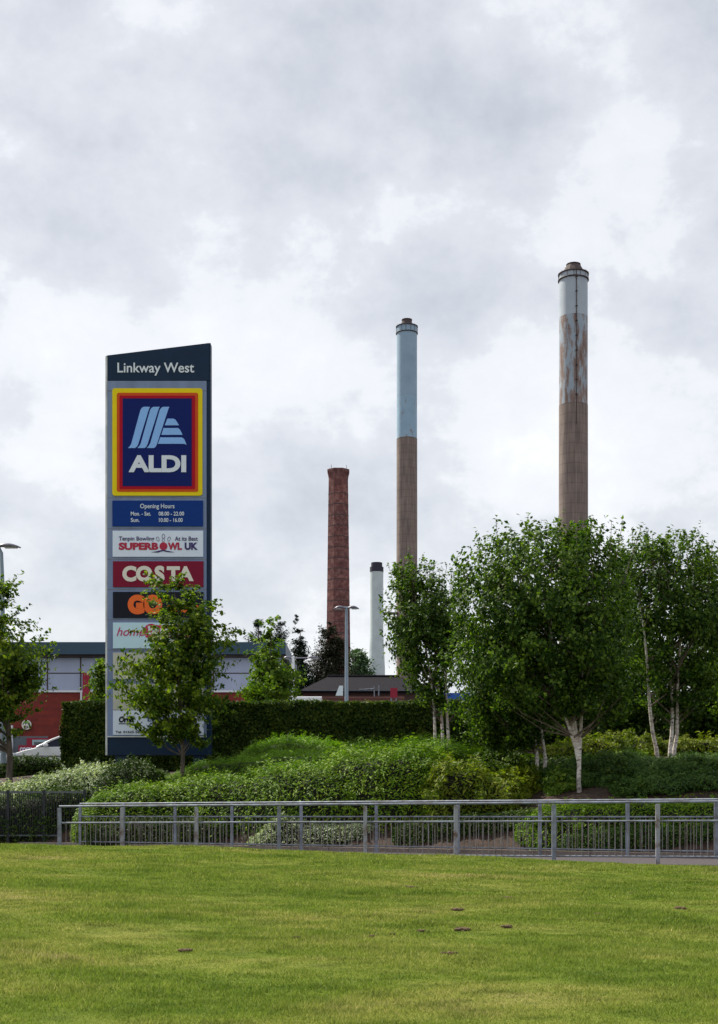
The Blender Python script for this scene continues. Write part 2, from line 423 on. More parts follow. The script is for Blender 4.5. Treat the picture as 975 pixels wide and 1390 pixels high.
# ------------------------------------------------------------ plants
def shrub(name, label, pts, depth, mat, n, size, aspect=.55, cat='shrub', droop=.1, group=None, up=.0, lump=.12, sq=.75, shoots=.14, shl=.28):
    """ridge of foliage through pts=(x photo, y photo of the top, distance); one thing"""
    pw = np.array([P(*p) for p in pts])
    tk = np.linspace(0, 1, len(pts))
    def surf(t, ph, rad):
        c = np.stack([np.interp(t, tk, pw[:, i]) for i in range(3)], 1)
        e = np.clip(1-np.abs(2*t-1)**6, 0.02, 1)**.5
        dr = np.stack([np.interp(np.clip(t+.01,0,1), tk, pw[:, i])-np.interp(np.clip(t-.01,0,1), tk, pw[:, i]) for i in (0,1)], 1)
        dr /= np.linalg.norm(dr, axis=1)[:, None]+1e-9
        side = np.stack([-dr[:, 1], dr[:, 0]], 1)
        zg0 = terr(c[:, 0], c[:, 1]); H = np.maximum(c[:, 2]-zg0, .15)*e
        cs = np.cos(ph); sn = np.sin(ph)
        cs = np.sign(cs)*np.abs(cs)**sq; sn = np.abs(sn)**sq
        lum = 1+lump*(wob(c[:, 0]*1.0+cs, c[:, 0]*.5+sn*2, 3.3, 5)+.6*wob(c[:, 0]*1.7, cs*2+sn, 6.1, 6))
        XY = c[:, :2]+side*(cs*depth*e*rad*lum)[:, None]
        zg = terr(XY[:, 0], XY[:, 1])
        Z = zg*(1-sn)+zg0*sn+H*sn*rad*lum
        nrm = np.stack([side[:, 0]*cs, side[:, 1]*cs, sn+.1], 1)
        return np.concatenate([XY, Z[:, None]], 1), nrm
    base = pw[len(pw)//2].copy(); base[2] = float(terr(base[0], base[1]))
    t_ = empty(name, base, label, cat, group)
    t = rng.random(n); ph = rng.uniform(.0, np.pi, n); rad = 1-.20*rng.random(n)**1.6+rng.normal(0, .03, n)
    ns = max(12, n//90); st_ = rng.random(ns); sp_ = np.clip(rng.normal(np.pi/2, .55, ns), .1, 3.04); si = rng.integers(0, ns, int(n*shoots))
    uu = rng.random(len(si)); t = np.concatenate([t, np.clip(st_[si]+rng.normal(0, .0015, len(si)), 0, 1)]); ph = np.concatenate([ph, sp_[si]+rng.normal(0, .03, len(si))])
    rad = np.concatenate([rad, .95+uu*rng.uniform(.05, shl, ns)[si]])
    C, N = surf(t, ph, rad)
    C[n:] += rng.normal(0, size*.35, (len(si), 3))
    V, T, r = leaves(C, N+np.array([0, 0, up]), size, aspect, droop)
    r = np.clip(r, 0, 1)
    tri_obj('foliage', V, T, r, mat, t_)
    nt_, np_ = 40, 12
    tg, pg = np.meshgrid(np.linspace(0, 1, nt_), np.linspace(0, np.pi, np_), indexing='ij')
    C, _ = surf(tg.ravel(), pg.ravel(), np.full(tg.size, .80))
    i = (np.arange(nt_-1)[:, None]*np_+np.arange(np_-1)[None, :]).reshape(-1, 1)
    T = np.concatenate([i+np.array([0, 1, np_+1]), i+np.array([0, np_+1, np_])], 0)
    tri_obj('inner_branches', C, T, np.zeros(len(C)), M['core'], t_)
    return t_
shrub('shrub', 'pale cream and green variegated shrub spreading along the bank above the black fence', [(-70,1078,38),(0,1067,38.4),(60,1053,38.8),(120,1039,39),(170,1037,38.8),(215,1048,38.3)], 1.5, M['l_varieg'], 20000, .085, .5)
shrub('shrub', 'dark green dome-shaped shrub below the totem sign', [(132,1050,37.2),(160,1037,37.1),(190,1034,37),(225,1045,36.8)], .85, M['l_dark'], 6500, .09, .4)
shrub('shrub', 'mid-green shrub between the black fence and the variegated shrub', [(-60,1085,36.9),(0,1080,37),(70,1072,37),(120,1066,36.9)], .7, M['l_dark'], 8000, .08, .5)
shrub('low_hedge', 'long low bright green hedge with a dark front facing the far railing', [(100,1080,36),(150,1068,35.8),(230,1062,35.4),(300,1052,34.6),(380,1042,33.4),(450,1026,32.5),(520,1013,31.8),(590,1014,31.3),(640,1030,31)], 1.15, M['l_hebe'], 42000, .105, .34, cat='hedge', up=.5)
shrub('shrub', 'feathery bright green shrub band behind the long low hedge', [(215,1052,38),(270,1036,37.8),(340,1024,37),(420,1019,35.8),(500,1009,35),(560,1006,34.4),(625,1005,33.6),(650,1016,33.2)], 1.1, M['l_grassy'], 40000, .13, .10, up=1.1, droop=-.9)
shrub('shrub', 'rounded light green shrub crowning the bank in front of the clipped hedge', [(318,1022,39.2),(350,1007,39.2),(400,1002,39),(440,1003,38.6),(470,1016,38.2)], 1.0, M['l_grassy'], 15000, .11, .2, up=.5)
shrub('shrub', 'low variegated silvery shrub just behind the railing bars', [(335,1136,32.3),(360,1126,32.2),(385,1106,32),(430,1116,31.6),(470,1120,31.2),(508,1124,30.9)], .42, M['l_varieg'], 7500, .065, .5)
shrub('shrub', 'dark green low shrub behind the left end of the railings', [(118,1118,35.2),(180,1112,34.6),(250,1108,33.9),(330,1112,33.1)], .5, M['l_dark'], 7000, .08, .45)
shrub('shrub', 'dark rounded shrub behind the middle bars of the railing', [(535,1125,30.5),(580,1112,30.2),(640,1110,29.8),(690,1114,29.4),(735,1122,29.1)], .6, M['l_dark'], 9000, .07, .45)
shrub('shrub', 'yellow-green laurel-like shrub with long leaves behind the railing', [(572,1066,30.6),(605,1050,30.6),(650,1040,30.6),(700,1050,30.4),(722,1070,30.2)], .95, M['l_yellow'], 5500, .15, .30, lump=.3, shoots=.6, shl=.5)
shrub('shrub', 'mixed olive shrub around the foot of the twin-stemmed birch', [(632,1032,33.4),(660,1018,33.4),(700,1022,33.2),(722,1034,33)], 1.0, M['l_light'], 8000, .11, .40, lump=.3, shoots=.4, shl=.5)
shrub('shrub', 'dark spreading juniper around the foot of the tallest birch', [(735,1050,31.8),(790,1030,31.6),(850,1024,31.4),(890,1036,31.2),(940,1034,30.8),(990,1042,30.4),(1040,1046,30),(1180,1050,29)], 1.25, M['l_juniper'], 34000, .14, .14, up=.4, lump=.30, shoots=.4, shl=.55)
shrub('shrub', 'yellowish shrub row at the back under the right-hand birches', [(725,1012,36),(780,1003,36),(840,1000,36),(900,1010,35.6),(960,1004,35),(1040,1005,34.6),(1200,1008,34)], 1.0, M['l_yellow'], 10000, .12, .36, lump=.3, shoots=.5, shl=.5)
shrub('ground_cover', 'low yellow-green ground cover strip right behind the railing at right', [(700,1108,28.7),(740,1098,28.5),(800,1093,28.2),(870,1089,27.7),(940,1087,27.3),(1010,1088,26.8),(1060,1090,26.4),(1200,1092,25.6)], .75, M['l_hebe'], 14000, .07, .4, cat='plant', lump=.3, shoots=.4, shl=.5)
shrub('shrub', 'dark creeping shrub low down behind the right-hand bars', [(760,1128,27.7),(840,1122,27.2),(920,1120,26.7),(1010,1122,26.2)], .40, M['l_juniper'], 8000, .08, .25)
shrub('shrub', 'dark low conifer-like shrub at the foot of the tallest birch trunk, just above the railing', [(728,1070,31.0),(775,1058,31.0),(840,1048,30.7),(910,1052,30.4),(980,1048,30.1),(1060,1052,29.8)], 1.0, M['l_juniper'], 18000, .12, .18, up=.3, lump=.30, shoots=.4, shl=.5)
shrub('shrub', 'loose green shrub between the two right-hand birch trunks', [(800,1045,33.5),(840,1028,33.5),(880,1035,33.3)], .8, M['l_light'], 5000, .11, .4, lump=.25)
shrub('shrub', 'dark low shrub in front of the white parked car behind the guard rail', [(-30,1036,49.2),(20,1030,49.4),(60,1029,49.5),(100,1030,49.5)], .45, M['l_dark'], 6000, .10, .5)
shrub('shrub', 'dark shrub behind the two stems of the twin-stemmed birch', [(680,1050,33.4),(715,1036,33.4),(760,1036,33.2),(785,1050,33)], .7, M['l_dark'], 7000, .10, .4, shoots=.4, shl=.5)
shrub('shrub', 'bright broad-leaved shrub just left of the tallest birch trunk', [(738,1064,30.4),(752,1050,30.4),(772,1052,30.4),(782,1066,30.4)], .5, M['l_light'], 3500, .11, .5, shoots=.5, shl=.5, lump=.25)
shrub('shrub', 'bushy mid-green shrub right of the tallest birch trunk', [(800,1048,30.6),(825,1034,30.6),(855,1040,30.5),(872,1054,30.4)], .6, M['l_dark'], 6000, .11, .45, shoots=.5, shl=.5, lump=.25)
shrub('shrub', 'feathery dark green shrub right above the railing at the right edge', [(828,1074,29.4),(870,1062,29.3),(930,1060,29),(1000,1058,28.6),(1060,1062,28.3),(1180,1066,27.6)], .8, M['l_juniper'], 12000, .12, .2, up=.3, lump=.3, shoots=.5, shl=.5)
# clipped hedge
def hedge():
    x0 = P(90, 0, 43)[0]; x1 = P(1180, 0, 43)[0]; y0, y1 = 42.6, 44.0; zt = P(0, 954, 43)[2]; zb = 2.5
    t = empty('hedge', ((x0+x1)/2, 43.3, 2.75), 'tall clipped dark green beech hedge running behind the totem sign', 'hedge')
    n1 = 90000
    X = rng.uniform(x0, x1, n1); Z = zb+(zt-zb)*rng.random(n1)
    Y = y0+.10*wob(X, Z, 3.1)+.05*wob(X, Z, 9, 3)+rng.uniform(0, .16, n1)
    A = np.stack([X, Y, Z], 1); NA = np.tile([0, -1., .35], (n1, 1))
    n2 = 40000
    X = rng.uniform(x0, x1, n2); Y = rng.uniform(y0, y1, n2); Z = zt+.09*wob(X, Y, 2.1)+.05*wob(X, Y, 7, 2)-rng.uniform(0, .14, n2)+np.abs(rng.normal(0, .04, n2))
    Bq = np.stack([X, Y, Z], 1); NB = np.tile([0, 0, 1.], (n2, 1))
    n3 = 9000
    Y = rng.uniform(y0, y1, n3); Z = zb+(zt-zb)*rng.random(n3); X = x0+.08*wob(Y, Z, 4)-rng.uniform(-.05, .22, n3)+.1
    Cq = np.stack([X, Y, Z], 1); NC = np.tile([-1., 0, .3], (n3, 1))
    V, T, r = leaves(np.concatenate([A, Bq, Cq]), np.concatenate([NA, NB, NC]), .10, .6)
    tri_obj('foliage', V, T, r, M['l_hedge'], t)
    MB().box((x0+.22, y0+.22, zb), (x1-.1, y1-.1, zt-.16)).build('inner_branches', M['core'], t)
hedge()

def tree(name, label, base, Y, outline, nclump, per, size, leafmat, barkmat, trunk_r=.09, stems=((0,0),), cat='tree', group=None, aspect=.65, depth=.85, fh=0., sigma=.20, fork=.35, sprigs=0, droop=.3, limbs=26, conifer=False, sdir=(.35,1.15), slen=(.35,.95), zb=None):
    O = np.array([P(x, y, Y) for y, xl, xr in outline for x in (xl, xr)])
    zs = np.array([P(0, y, Y)[2] for y, a, b_ in outline]); XL = np.array([P(a, 0, Y)[0] for y, a, b_ in outline]); XR = np.array([P(b_, 0, Y)[0] for y, a, b_ in outline])
    o_ = np.argsort(zs); zs, XL, XR = zs[o_], XL[o_], XR[o_]
    bx = P(base[0], base[1], Y)[0]; bz = float(terr(bx, Y)) if zb is None else zb
    root = empty(name, (bx, Y, bz), label, cat, group)
    top = zs[-1]; wid = XR-XL
    # clump centres
    zz = np.linspace(zs[0], zs[-1], 60); ww = np.interp(zz, zs, wid); cdf = np.cumsum(ww**1.6+.02*ww.max()); cdf /= cdf[-1]
    z = np.interp(rng.random(nclump), cdf, zz)
    xl = np.interp(z, zs, XL); xr = np.interp(z, zs, XR); hw = (xr-xl)/2; xc = (xl+xr)/2
    a = rng.uniform(0, 2*np.pi, nclump); rr = np.sqrt(rng.uniform(.06, 1, nclump))*.92
    rr = rr*(1 if conifer else (.93+.13*np.sin(3*a+2.1*z)+.11*np.sin(5*a-3.3*z+1)+.06*np.sin(9*a+5*z)))
    sg = sigma*np.clip(hw/ (hw.max()+1e-6), .12 if conifer else .35, 1)
    C = np.stack([xc+np.cos(a)*rr*np.maximum(hw-sg*.7, .03), Y+np.sin(a)*rr*np.maximum(hw*depth-sg*.5, .03), z], 1)
    # stems and limbs
    bb = MB(); nbb = 0; tb = MB(); cc = np.interp((zs[0]+top)/2, zs, (XL+XR)/2)
    stemp = []
    for sx, lean in stems:
        pts = []; n = 15
        for k in range(n):
            u = k/(n-1); zt_ = bz-.15+(top-.12*(top-zs[0])-bz)*u
            uf = max(0, u-fh)/(1-fh); g_ = min(1, uf*5) if fh else 1
            x_ = bx+sx*g_+(cc-bx)*u**1.3*.8+lean*uf**1.1*.8+.05*math.sin(u*7+sx*9*g_)*(u > .1)
            pts.append((x_, Y+.06*math.sin(u*5+sx*13*g_)+(sx*.6*g_), zt_))
        pts = np.array(pts); rad = [trunk_r*(1.18 if k == 0 else 1)*(1-.86*k/(n-1))/(1 if len(stems) == 1 else 1.25) for k in range(n)]
        tb.tube(pts, rad, 9); stemp.append(pts)
    order = np.argsort(-np.hypot(C[:, 0]-bx, C[:, 1]-Y))
    for q, ci in enumerate(rng.permutation(nclump)[:limbs] if not conifer else []):
        c = C[ci]; sp = stemp[q % len(stemp)]
        rad_ = math.hypot(c[0]-bx, c[1]-Y)
        z0 = max(zs[0]-.25*(zs[0]-bz), c[2]-.35-rad_*fork*2.2)
        z0 = min(z0, c[2]-.05)
        s0 = np.array([np.interp(z0, sp[:, 2], sp[:, 0]), np.interp(z0, sp[:, 2], sp[:, 1]), z0])
        mid = (s0+c)/2+np.array([0, 0, -.12*rad_])+rng.normal(0, .05, 3)
        r0 = trunk_r*(.38 if q > 6 else .5)*rng.uniform(.7, 1)
        bb.tube([s0, mid, c], [r0, r0*.6, r0*.22], 6, cap=False); nbb = 1
    tb.build('trunk', barkmat, root)

    # leaves
    cnt = rng.integers(int(per*.5), int(per*1.5)+1, nclump)*(1.25-.75*rr**3)*(1.1-.55*((z-zs[0])/(top-zs[0]))**4)
    idx = np.repeat(np.arange(nclump), np.maximum(cnt, 4).astype(int))
    G = rng.normal(0, 1, (len(idx), 3))*np.stack([sg[idx], sg[idx], sg[idx]*.85], 1)
    # hanging / reaching sprays: each clump stretched along its own direction
    dirs = np.stack([np.cos(a), np.sin(a), rng.uniform(-.5, .9, nclump)], 1)
    k_ = rng.normal(0, 1, len(idx))*sigma*.85
    Cn = C[idx]+G*.62+dirs[idx]*(k_*sg[idx]/sigma)[:, None]
    if sprigs:
        zi = rng.uniform(.45 if sdir[0] > .2 else .0, 1, sprigs); zsp = zs[0]+(top-zs[0])*zi
        xls = np.interp(zsp, zs, XL); xrs = np.interp(zsp, zs, XR); ang = rng.uniform(0, 2*np.pi, sprigs)
        S0 = np.stack([(xls+xrs)/2+np.cos(ang)*(xrs-xls)/2*.85, Y+np.sin(ang)*(xrs-xls)/2*depth*.85, zsp], 1)
        dd = np.stack([np.cos(ang)*.45, np.sin(ang)*.45, rng.uniform(*sdir, sprigs)], 1)
        dd[:, :2] *= (1 if sdir[0] > .2 else 2)
        L = rng.uniform(*slen, sprigs)
        m_ = 20
        tt_ = rng.random((sprigs, m_))
        S0[:, 2] -= L*dd[:, 2]*.45
        SP = S0[:, None, :]+dd[:, None, :]*(L[:, None]*tt_)[:, :, None]+rng.normal(0, .05, (sprigs, m_, 3))*(1.5-tt_)[:, :, None]
        Cn = np.concatenate([Cn, SP.reshape(-1, 3)])
        if sdir[0] > .2 and 'birch' in name:
            nsh = 30; z0 = zs[0]+(top-zs[0])*rng.uniform(.72, .97, nsh); xa = np.interp(z0, zs, XL); xb = np.interp(z0, zs, XR)
            S1 = np.stack([xa+(xb-xa)*rng.uniform(.04, .96, nsh), Y+rng.uniform(-.5, .5, nsh)*(xb-xa)*.5, z0], 1)
            d1 = np.stack([rng.normal(0, .16, nsh), rng.normal(0, .16, nsh), np.ones(nsh)], 1); L1 = rng.uniform(.6, 1.25, nsh)
            t1 = rng.random((nsh, 30))**.85
            S1[:, 2] = np.minimum(S1[:, 2], top+rng.uniform(-.15, .42, nsh)-L1)
            SP = S1[:, None, :]+d1[:, None, :]*(L1[:, None]*t1)[:, :, None]+rng.normal(0, .06, (nsh, 30, 3))*(1.6-1.1*t1)[:, :, None]
            Cn = np.concatenate([Cn, SP.reshape(-1, 3)])
            for a_, d_, l_ in zip(S1, d1, L1): bb.tube([a_-d_*.4, a_+d_*l_*.95], [.012, .004], 4, cap=False)
    if nbb: bb.build('branches', M['twig'] if barkmat is M['birch'] else barkmat, root)
    ctr = np.array([cc, Y, (zs[0]+top)/2]); N = Cn-ctr; N /= np.linalg.norm(N, axis=1)[:, None]; N[:, 2] += .35
    V, T, r = leaves(Cn, N, size, aspect, droop, 1.1)
    tri_obj('crown', V, T, r, leafmat, root)
    return root
GB = 'birches along the planted bank'
tree('birch_tree', 'tallest white-barked birch with a broad dense crown, trunk forking low behind the far railing', (787,1083), 29.8,
     [(720,728,790),(733,690,815),(748,645,832),(770,618,848),(820,610,866),(870,608,878),(915,608,884),(940,632,878),(960,660,868),(978,700,848)],
     290, 112, .105, M['l_birch'], M['birch'], .068, stems=((0,0),(.04,1.0),(-.05,-1.1),(-.03,-.4)), fh=.17, sprigs=420, slen=(.3,.8), sigma=.19, limbs=60)
tree('birch_tree', 'twin-stemmed birch with a low drooping crown, standing left of the tallest birch', (730,1078), 32.0,
     [(830,640,700),(860,622,745),(910,608,765),(955,612,770),(985,622,765),(1012,635,730)], 200, 85, .10, M['l_birch'], M['birch'], .065, stems=((0,0),(.2,.35)), sprigs=90, sdir=(-.5,.6), sigma=.19, limbs=30)
tree('birch_tree', 'slender three-stemmed birch rising in front of the middle concrete chimney', (600,1008), 37.5,
     [(770,545,556),(790,538,590),(806,528,628),(840,522,645),(880,520,650),(915,526,652),(945,555,645),(966,580,622)], 145, 84, .112, M['l_birch'], M['birch'], .065, stems=((0,0),(.16,.3),(-.14,-.3)), sprigs=150, sigma=.20, limbs=36)
tree('birch_tree', 'birch with a pinkish-white double trunk and a spiky top close to the right edge', (910,1046), 33.4,
     [(733,880,930),(748,852,955),(775,842,970),(805,838,978),(850,838,992),(905,835,992),(945,850,985),(968,875,955)], 175, 84, .108, M['l_birch'], M['birch'], .068, stems=((0,0),(.12,.3),(-.35,-.9)), slen=(.4,1.1), sprigs=330, sigma=.20, limbs=44)
tree('birch_tree', 'rightmost birch, its crown cut by the right edge of the photo', (1004,1046), 34.5,
     [(755,955,985),(780,940,1020),(810,930,1050),(870,925,1080),(930,925,1085),(972,945,1060)], 130, 86, .108, M['l_birch'], M['birch'], .07, stems=((0,0),(-.2,-.4)), sprigs=60, sigma=.2, limbs=30)
tree('broadleaf_tree', 'dark bushy tree filling the gap behind the two right-hand birches', (845,1030), 39.0,
     [(748,825,850),(785,795,880),(860,785,905),(940,780,915),(1000,790,905),(1022,800,890)], 230, 110, .12, M['l_dark'], M['trunk'], .09, sigma=.24, limbs=24)
tree('broadleaf_tree', 'dark bushy tree behind the twin-stemmed birch at the end of the clipped hedge', (705,1030), 40.0,
     [(850,660,720),(890,640,760),(940,640,780),(990,645,780),(1022,660,760)], 200, 110, .12, M['l_dark'], M['trunk'], .08, sigma=.24, limbs=20)
tree('broadleaf_tree', 'dark bushy tree at the far right behind the rightmost birch', (965,1030), 39.5,
     [(830,930,990),(870,905,1040),(930,900,1050),(990,905,1050),(1025,920,1030)], 200, 110, .12, M['l_dark'], M['trunk'], .08, sigma=.24, limbs=20)
tree('broadleaf_tree', 'large round-crowned green tree at the left edge, partly hiding the street lamp', (13,1036), 42.5,
     [(785,-12,8),(810,-45,20),(845,-75,32),(868,-92,62),(895,-98,80),(930,-92,66),(960,-82,50),(982,-75,24),(1008,-60,8)],
     170, 110, .145, M['l_lime'], M['trunk'], .11, sprigs=130, sdir=(-.1,.8), slen=(.3,.8), sigma=.26, limbs=44)
tree('broadleaf_tree', 'young bright green tree standing directly in front of the totem sign', (246,1036), 37.0,
     [(786,212,232),(800,212,262),(828,204,290),(852,194,316),(880,184,316),(910,165,306),(940,160,306),(966,172,302),(990,190,292),(1010,206,282)],
     158, 98, .130, M['l_lime'], M['trunk'], .070, sprigs=120, sdir=(-.25,.55), slen=(.3,.75), sigma=.18, limbs=40, fork=.3)
tree('broadleaf_tree', 'small green tree peeping out left of the totem sign behind the hedge', (140,1010), 47.5,
     [(893,128,146),(912,118,158),(935,117,166),(962,120,164),(985,126,158)], 60, 70, .15, M['l_light'], M['trunk'], .06, sigma=.2, limbs=14)
tree('broadleaf_tree', 'light green young tree rising from behind the hedge before the conifers', (367,1010), 48.5,
     [(840,362,369),(862,356,377),(888,344,388),(905,338,396),(922,330,406),(955,330,408),(985,345,396)], 110, 75, .16, M['l_light'], M['trunk'], .07, sprigs=34, slen=(.3,.6), sdir=(-.1,.9), sigma=.24, limbs=20)
GC = 'conifers behind the store'
tree('conifer_tree', 'leftmost tall dark conifer, its top just above the store roof', (350,1050), 108,
     [(816,346,348),(830,341,353),(845,338,357),(860,334,361),(900,328,372),(950,325,380),(1030,325,380)], 420, 80, .34, M['l_conifer'], M['trunk'], .25, group=GC, aspect=.25, sigma=.45, droop=.2, conifer=True, zb=2.8)
tree('conifer_tree', 'dark conifer whose lower top shows right of the light green tree', (377,1050), 114,
     [(834,377,380),(848,371,387),(862,367,391),(900,362,394),(950,358,400),(1030,358,400)], 300, 70, .34, M['l_conifer'], M['trunk'], .25, group=GC, aspect=.25, sigma=.45, droop=.2, conifer=True, zb=2.8)
tree('conifer_tree', 'narrow ragged conifer just past the right end of the store roof', (406,1050), 110,
     [(831,402,404),(845,399,409),(862,398,412),(880,395,418),(915,391,424),(1030,388,430)], 340, 60, .34, M['l_conifer'], M['trunk'], .22, group=GC, aspect=.25, sigma=.4, droop=.2, conifer=True, zb=2.8)
tree('conifer_tree', 'broad brownish-dark conifer in front of the red brick chimney', (450,1050), 112,
     [(846,441,450),(858,434,462),(880,428,474),(905,420,480),(940,412,484),(1030,412,484)], 560, 90, .36, M['l_conifer_b'], M['trunk'], .3, group=GC, aspect=.25, sigma=.6, droop=.2, conifer=True, zb=2.8)
tree('broadleaf_tree', 'pale far-off tree top between the brick chimney and the small white chimney', (488,1000), 250,
     [(881,480,490),(890,476,501),(905,474,504),(925,474,504),(990,478,500)], 160, 90, .6, M['l_far'], M['trunk'], .4, sigma=.8, limbs=8, zb=2.8)

# ------------------------------------------------------------ totem sign
SY = 40.0; SS = SY/F
def sx(x): return (x-CX)*SS
def sz(y): return CZ+(HY-y)*SS
sroot = empty('totem_sign', (sx(216), SY+.25, 2.5), 'tall navy and grey totem sign stacked with store name panels', 'sign')
def pl(name, poly, lay, m, parent=sroot, t=.03):
    return MB().plate([(sx(x), sz(y)) for x, y in poly], SY-lay, t).build(name, m, parent)
def rc(x0, y0, x1, y1, r=0):
    if not r: return [(x0,y1),(x1,y1),(x1,y0),(x0,y0)]
    o = []
    for cx, cy, a0 in ((x1-r,y1-r,0),(x0+r,y1-r,90),(x0+r,y0+r,180),(x1-r,y0+r,270)):
        for k in range(6):
            a = R(a0+k*18); o.append((cx+r*math.cos(a), cy+r*math.sin(a)))
    return o
def text(s, x0, y0, x1, y1, m, lay, parent, bold=0., shear=0., name='lettering', t=.008):
    cu = bpy.data.curves.new('tmp', 'FONT'); cu.body = s; cu.size = 1; cu.offset = bold; cu.shear = shear; cu.resolution_u = 5
    ob = bpy.data.objects.new('tmp', cu); COL.objects.link(ob)
    bpy.context.view_layer.update()
    dg = bpy.context.evaluated_depsgraph_get()
    me = bpy.data.meshes.new_from_object(ob.evaluated_get(dg))
    bpy.data.objects.remove(ob)
    n = len(me.vertices); V = np.zeros(n*3); me.vertices.foreach_get('co', V); V = V.reshape(-1, 3)
    mn, mxx = V.min(0), V.max(0)
    u = (V[:, 0]-mn[0])/(mxx[0]-mn[0]); w = (V[:, 1]-mn[1])/(mxx[1]-mn[1])
    W = np.stack([sx(x0+(x1-x0)*u), np.full(n, SY-lay), sz(y1+(y0-y1)*w)], 1)-ORG[parent]
    me.vertices.foreach_set('co', W.ravel()); me.polygons.foreach_set('use_smooth', [False]*len(me.polygons)); me.update()
    o = link(name, me, m, parent)
    so = o.modifiers.new('solid', 'SOLIDIFY'); so.thickness = t; so.offset = 0
    return o
# structure: body box behind, header, base, legs
MB().plate([(sx(144),sz(483)),(sx(286),sz(465.5)),(sx(286.5),sz(1025)),(sx(146),sz(1025))], SY, .34).build('sign_body', M['navy'], sroot)
MB().box((sx(143.4), SY-.02, sz(1025)), (sx(146), SY+.33, sz(484))).build('edge_trim', M['alu_edge'], sroot)
hp = pl('header_panel', [(146.3,482.8),(284,466),(284,516.6),(146.3,516.6)], .03, M['navy'])
text('Linkway West', 160, 493, 264, 510.5, M['white_text'], .045, hp, .012)
ap = pl('grey_panel', rc(146.3, 517.4, 280.6, 999.5), .03, M['alu'])
for y in (531, 676, 718, 759.5, 800.5, 841.5, 882.5, 924.5):
    MB().box((sx(146.4), SY-.034, sz(y)-.008), (sx(280.5), SY-.029, sz(y)+.008)).build('panel_seam', M['bars'], ap)
MB().box((sx(146.3), SY-.05, sz(1000.8)), (sx(281), SY-.03, sz(999.3))).build('lower_trim', M['alu_edge'], sroot)
MB().box((sx(156), SY+.05, 1.9), (sx(172), SY+.32, sz(1025.1))).build('leg', M['navy'], sroot)
MB().box((sx(262), SY+.05, 1.9), (sx(278), SY+.32, sz(1025.1))).build('leg', M['navy'], sroot)
# supermarket panel
q = pl('supermarket_panel', rc(153,527.8,275.2,673.4,3.6), .06, M['yellow'])
pl('orange_border', rc(159.3,534,269.5,668.3,2.8), .068, M['orange'], q)
pl('red_border', rc(163,538,265.4,664.6,1.5), .076, M['red'], q)
pl('blue_field', rc(167.3,541.8,261,660.8), .084, M['aldi_blue'], q)
def z1(pts): return [(130+x/4.876, 455+y/4.876) for x, y in pts]
lg = MB()
def stripe(tx, bxx, w=53):
    L = []
    L += [(tx+w+6,480),(tx+18,480),(tx+6,486),(tx-4,500)]
    L += [(bxx+22,722),(bxx+12,740),(bxx,752)]
    L += [(bxx+w-6,752),(bxx+w+6,742),(bxx+w+14,726)]
    L += [(tx+w-6,510),(tx+w,492)]
    return L
for tx, bxx in ((304,218),(368,280),(432,342)):
    lg.plate([(sx(x), sz(y)) for x, y in z1(stripe(tx, bxx))], SY-.094, .01)
for poly in ([(478,558),(516,558),(530,564),(541,580),(555,602),(460,602)], [(452,620),(548,620),(560,630),(570,648),(578,665),(438,665)], [(430,682),(572,682),(586,690),(596,708),(604,731),(590,724),(416,724)]):
    lg.plate([(sx(x), sz(y)) for x, y in z1(poly)], SY-.094, .01)
lg.build('stripe_logo', M['logo_blue'], q)
text('ALDI', 175.5, 619, 253.5, 642, M['white_text'], .094, q, .045)
# opening hours
q = pl('opening_hours_panel', rc(153.2,680,276,714.8), .06, M['hours_blue'])
text('Opening Hours', 191, 684.5, 237.5, 692.5, M['white_text'], .07, q, .008)
text('Mon. - Sat.', 178.3, 695.2, 205.5, 700.6, M['white_text'], .07, q, .014)
text('08.00 - 22.00', 216, 695.2, 250.5, 700.6, M['white_text'], .07, q, .014)
text('Sun.', 178.3, 703.8, 190, 709.2, M['white_text'], .07, q, .014)
text('10.00 - 16.00', 216.5, 703.8, 248.5, 709.2, M['white_text'], .07, q, .014)
# bowling
q = pl('bowling_panel', rc(153.5,720.9,276.3,756.2), .06, M['panel_white'])
text('Tenpin Bowling', 162, 728.8, 210, 736, M['purple'], .07, q, .01)
text('At its Best', 238, 728.8, 269, 734.6, M['purple'], .07, q, .01)
text('SUPERB', 162, 737, 215.5, 747, M['crimson'], .07, q, .05)
text('WL', 228.5, 737, 247.5, 747, M['crimson'], .07, q, .05)
text('UK', 251.3, 737, 269, 747, M['purple'], .07, q, .05)
def ring(cx, cy, rx, ry, w, mat, name, par, lay=.07, rot=0):
    mb = MB(); n = 24
    for k in range(n):
        a0, a1 = 2*math.pi*k/n, 2*math.pi*(k+1)/n
        pp = []
        for a, f in ((a0,1),(a1,1),(a1,0),(a0,0)):
            x = (rx-w*(1-f))*math.cos(a); y = (ry-w*(1-f))*math.sin(a)
            pp.append((sx(cx+x*math.cos(rot)-y*math.sin(rot)), sz(cy+x*math.sin(rot)+y*math.cos(rot))))
        mb.plate(pp, SY-lay, .006)
    return mb.build(name, mat, par)
def disc(cx, cy, r, mat, name, par, lay=.07, ry=None):
    return pl(name, [(cx+r*math.cos(a), cy+(ry or r)*math.sin(a)) for a in np.linspace(0, 2*math.pi, 25)[:-1]], lay, mat, par, .008)
disc(222.5, 742, 5.4, M['crimson'], 'bowling_ball', q)
ring(222.5, 728.6, 2.1, 3.2, .5, M['purple'], 'pin', q); ring(222.2, 733.6, 1.8, 2.6, .5, M['purple'], 'pin', q)
ring(214.8, 732.2, 2.0, 3.2, .5, M['purple'], 'pin', q, rot=-.35); ring(230, 732.2, 2.0, 3.2, .5, M['purple'], 'pin', q, rot=.35)
pl('swoosh', [(206,750.2),(214,748.6),(222,746.6),(230,748.6),(238,750.2),(229,750.2),(222,748.6),(215,750.6)], .072, M['purple'], q, .006)
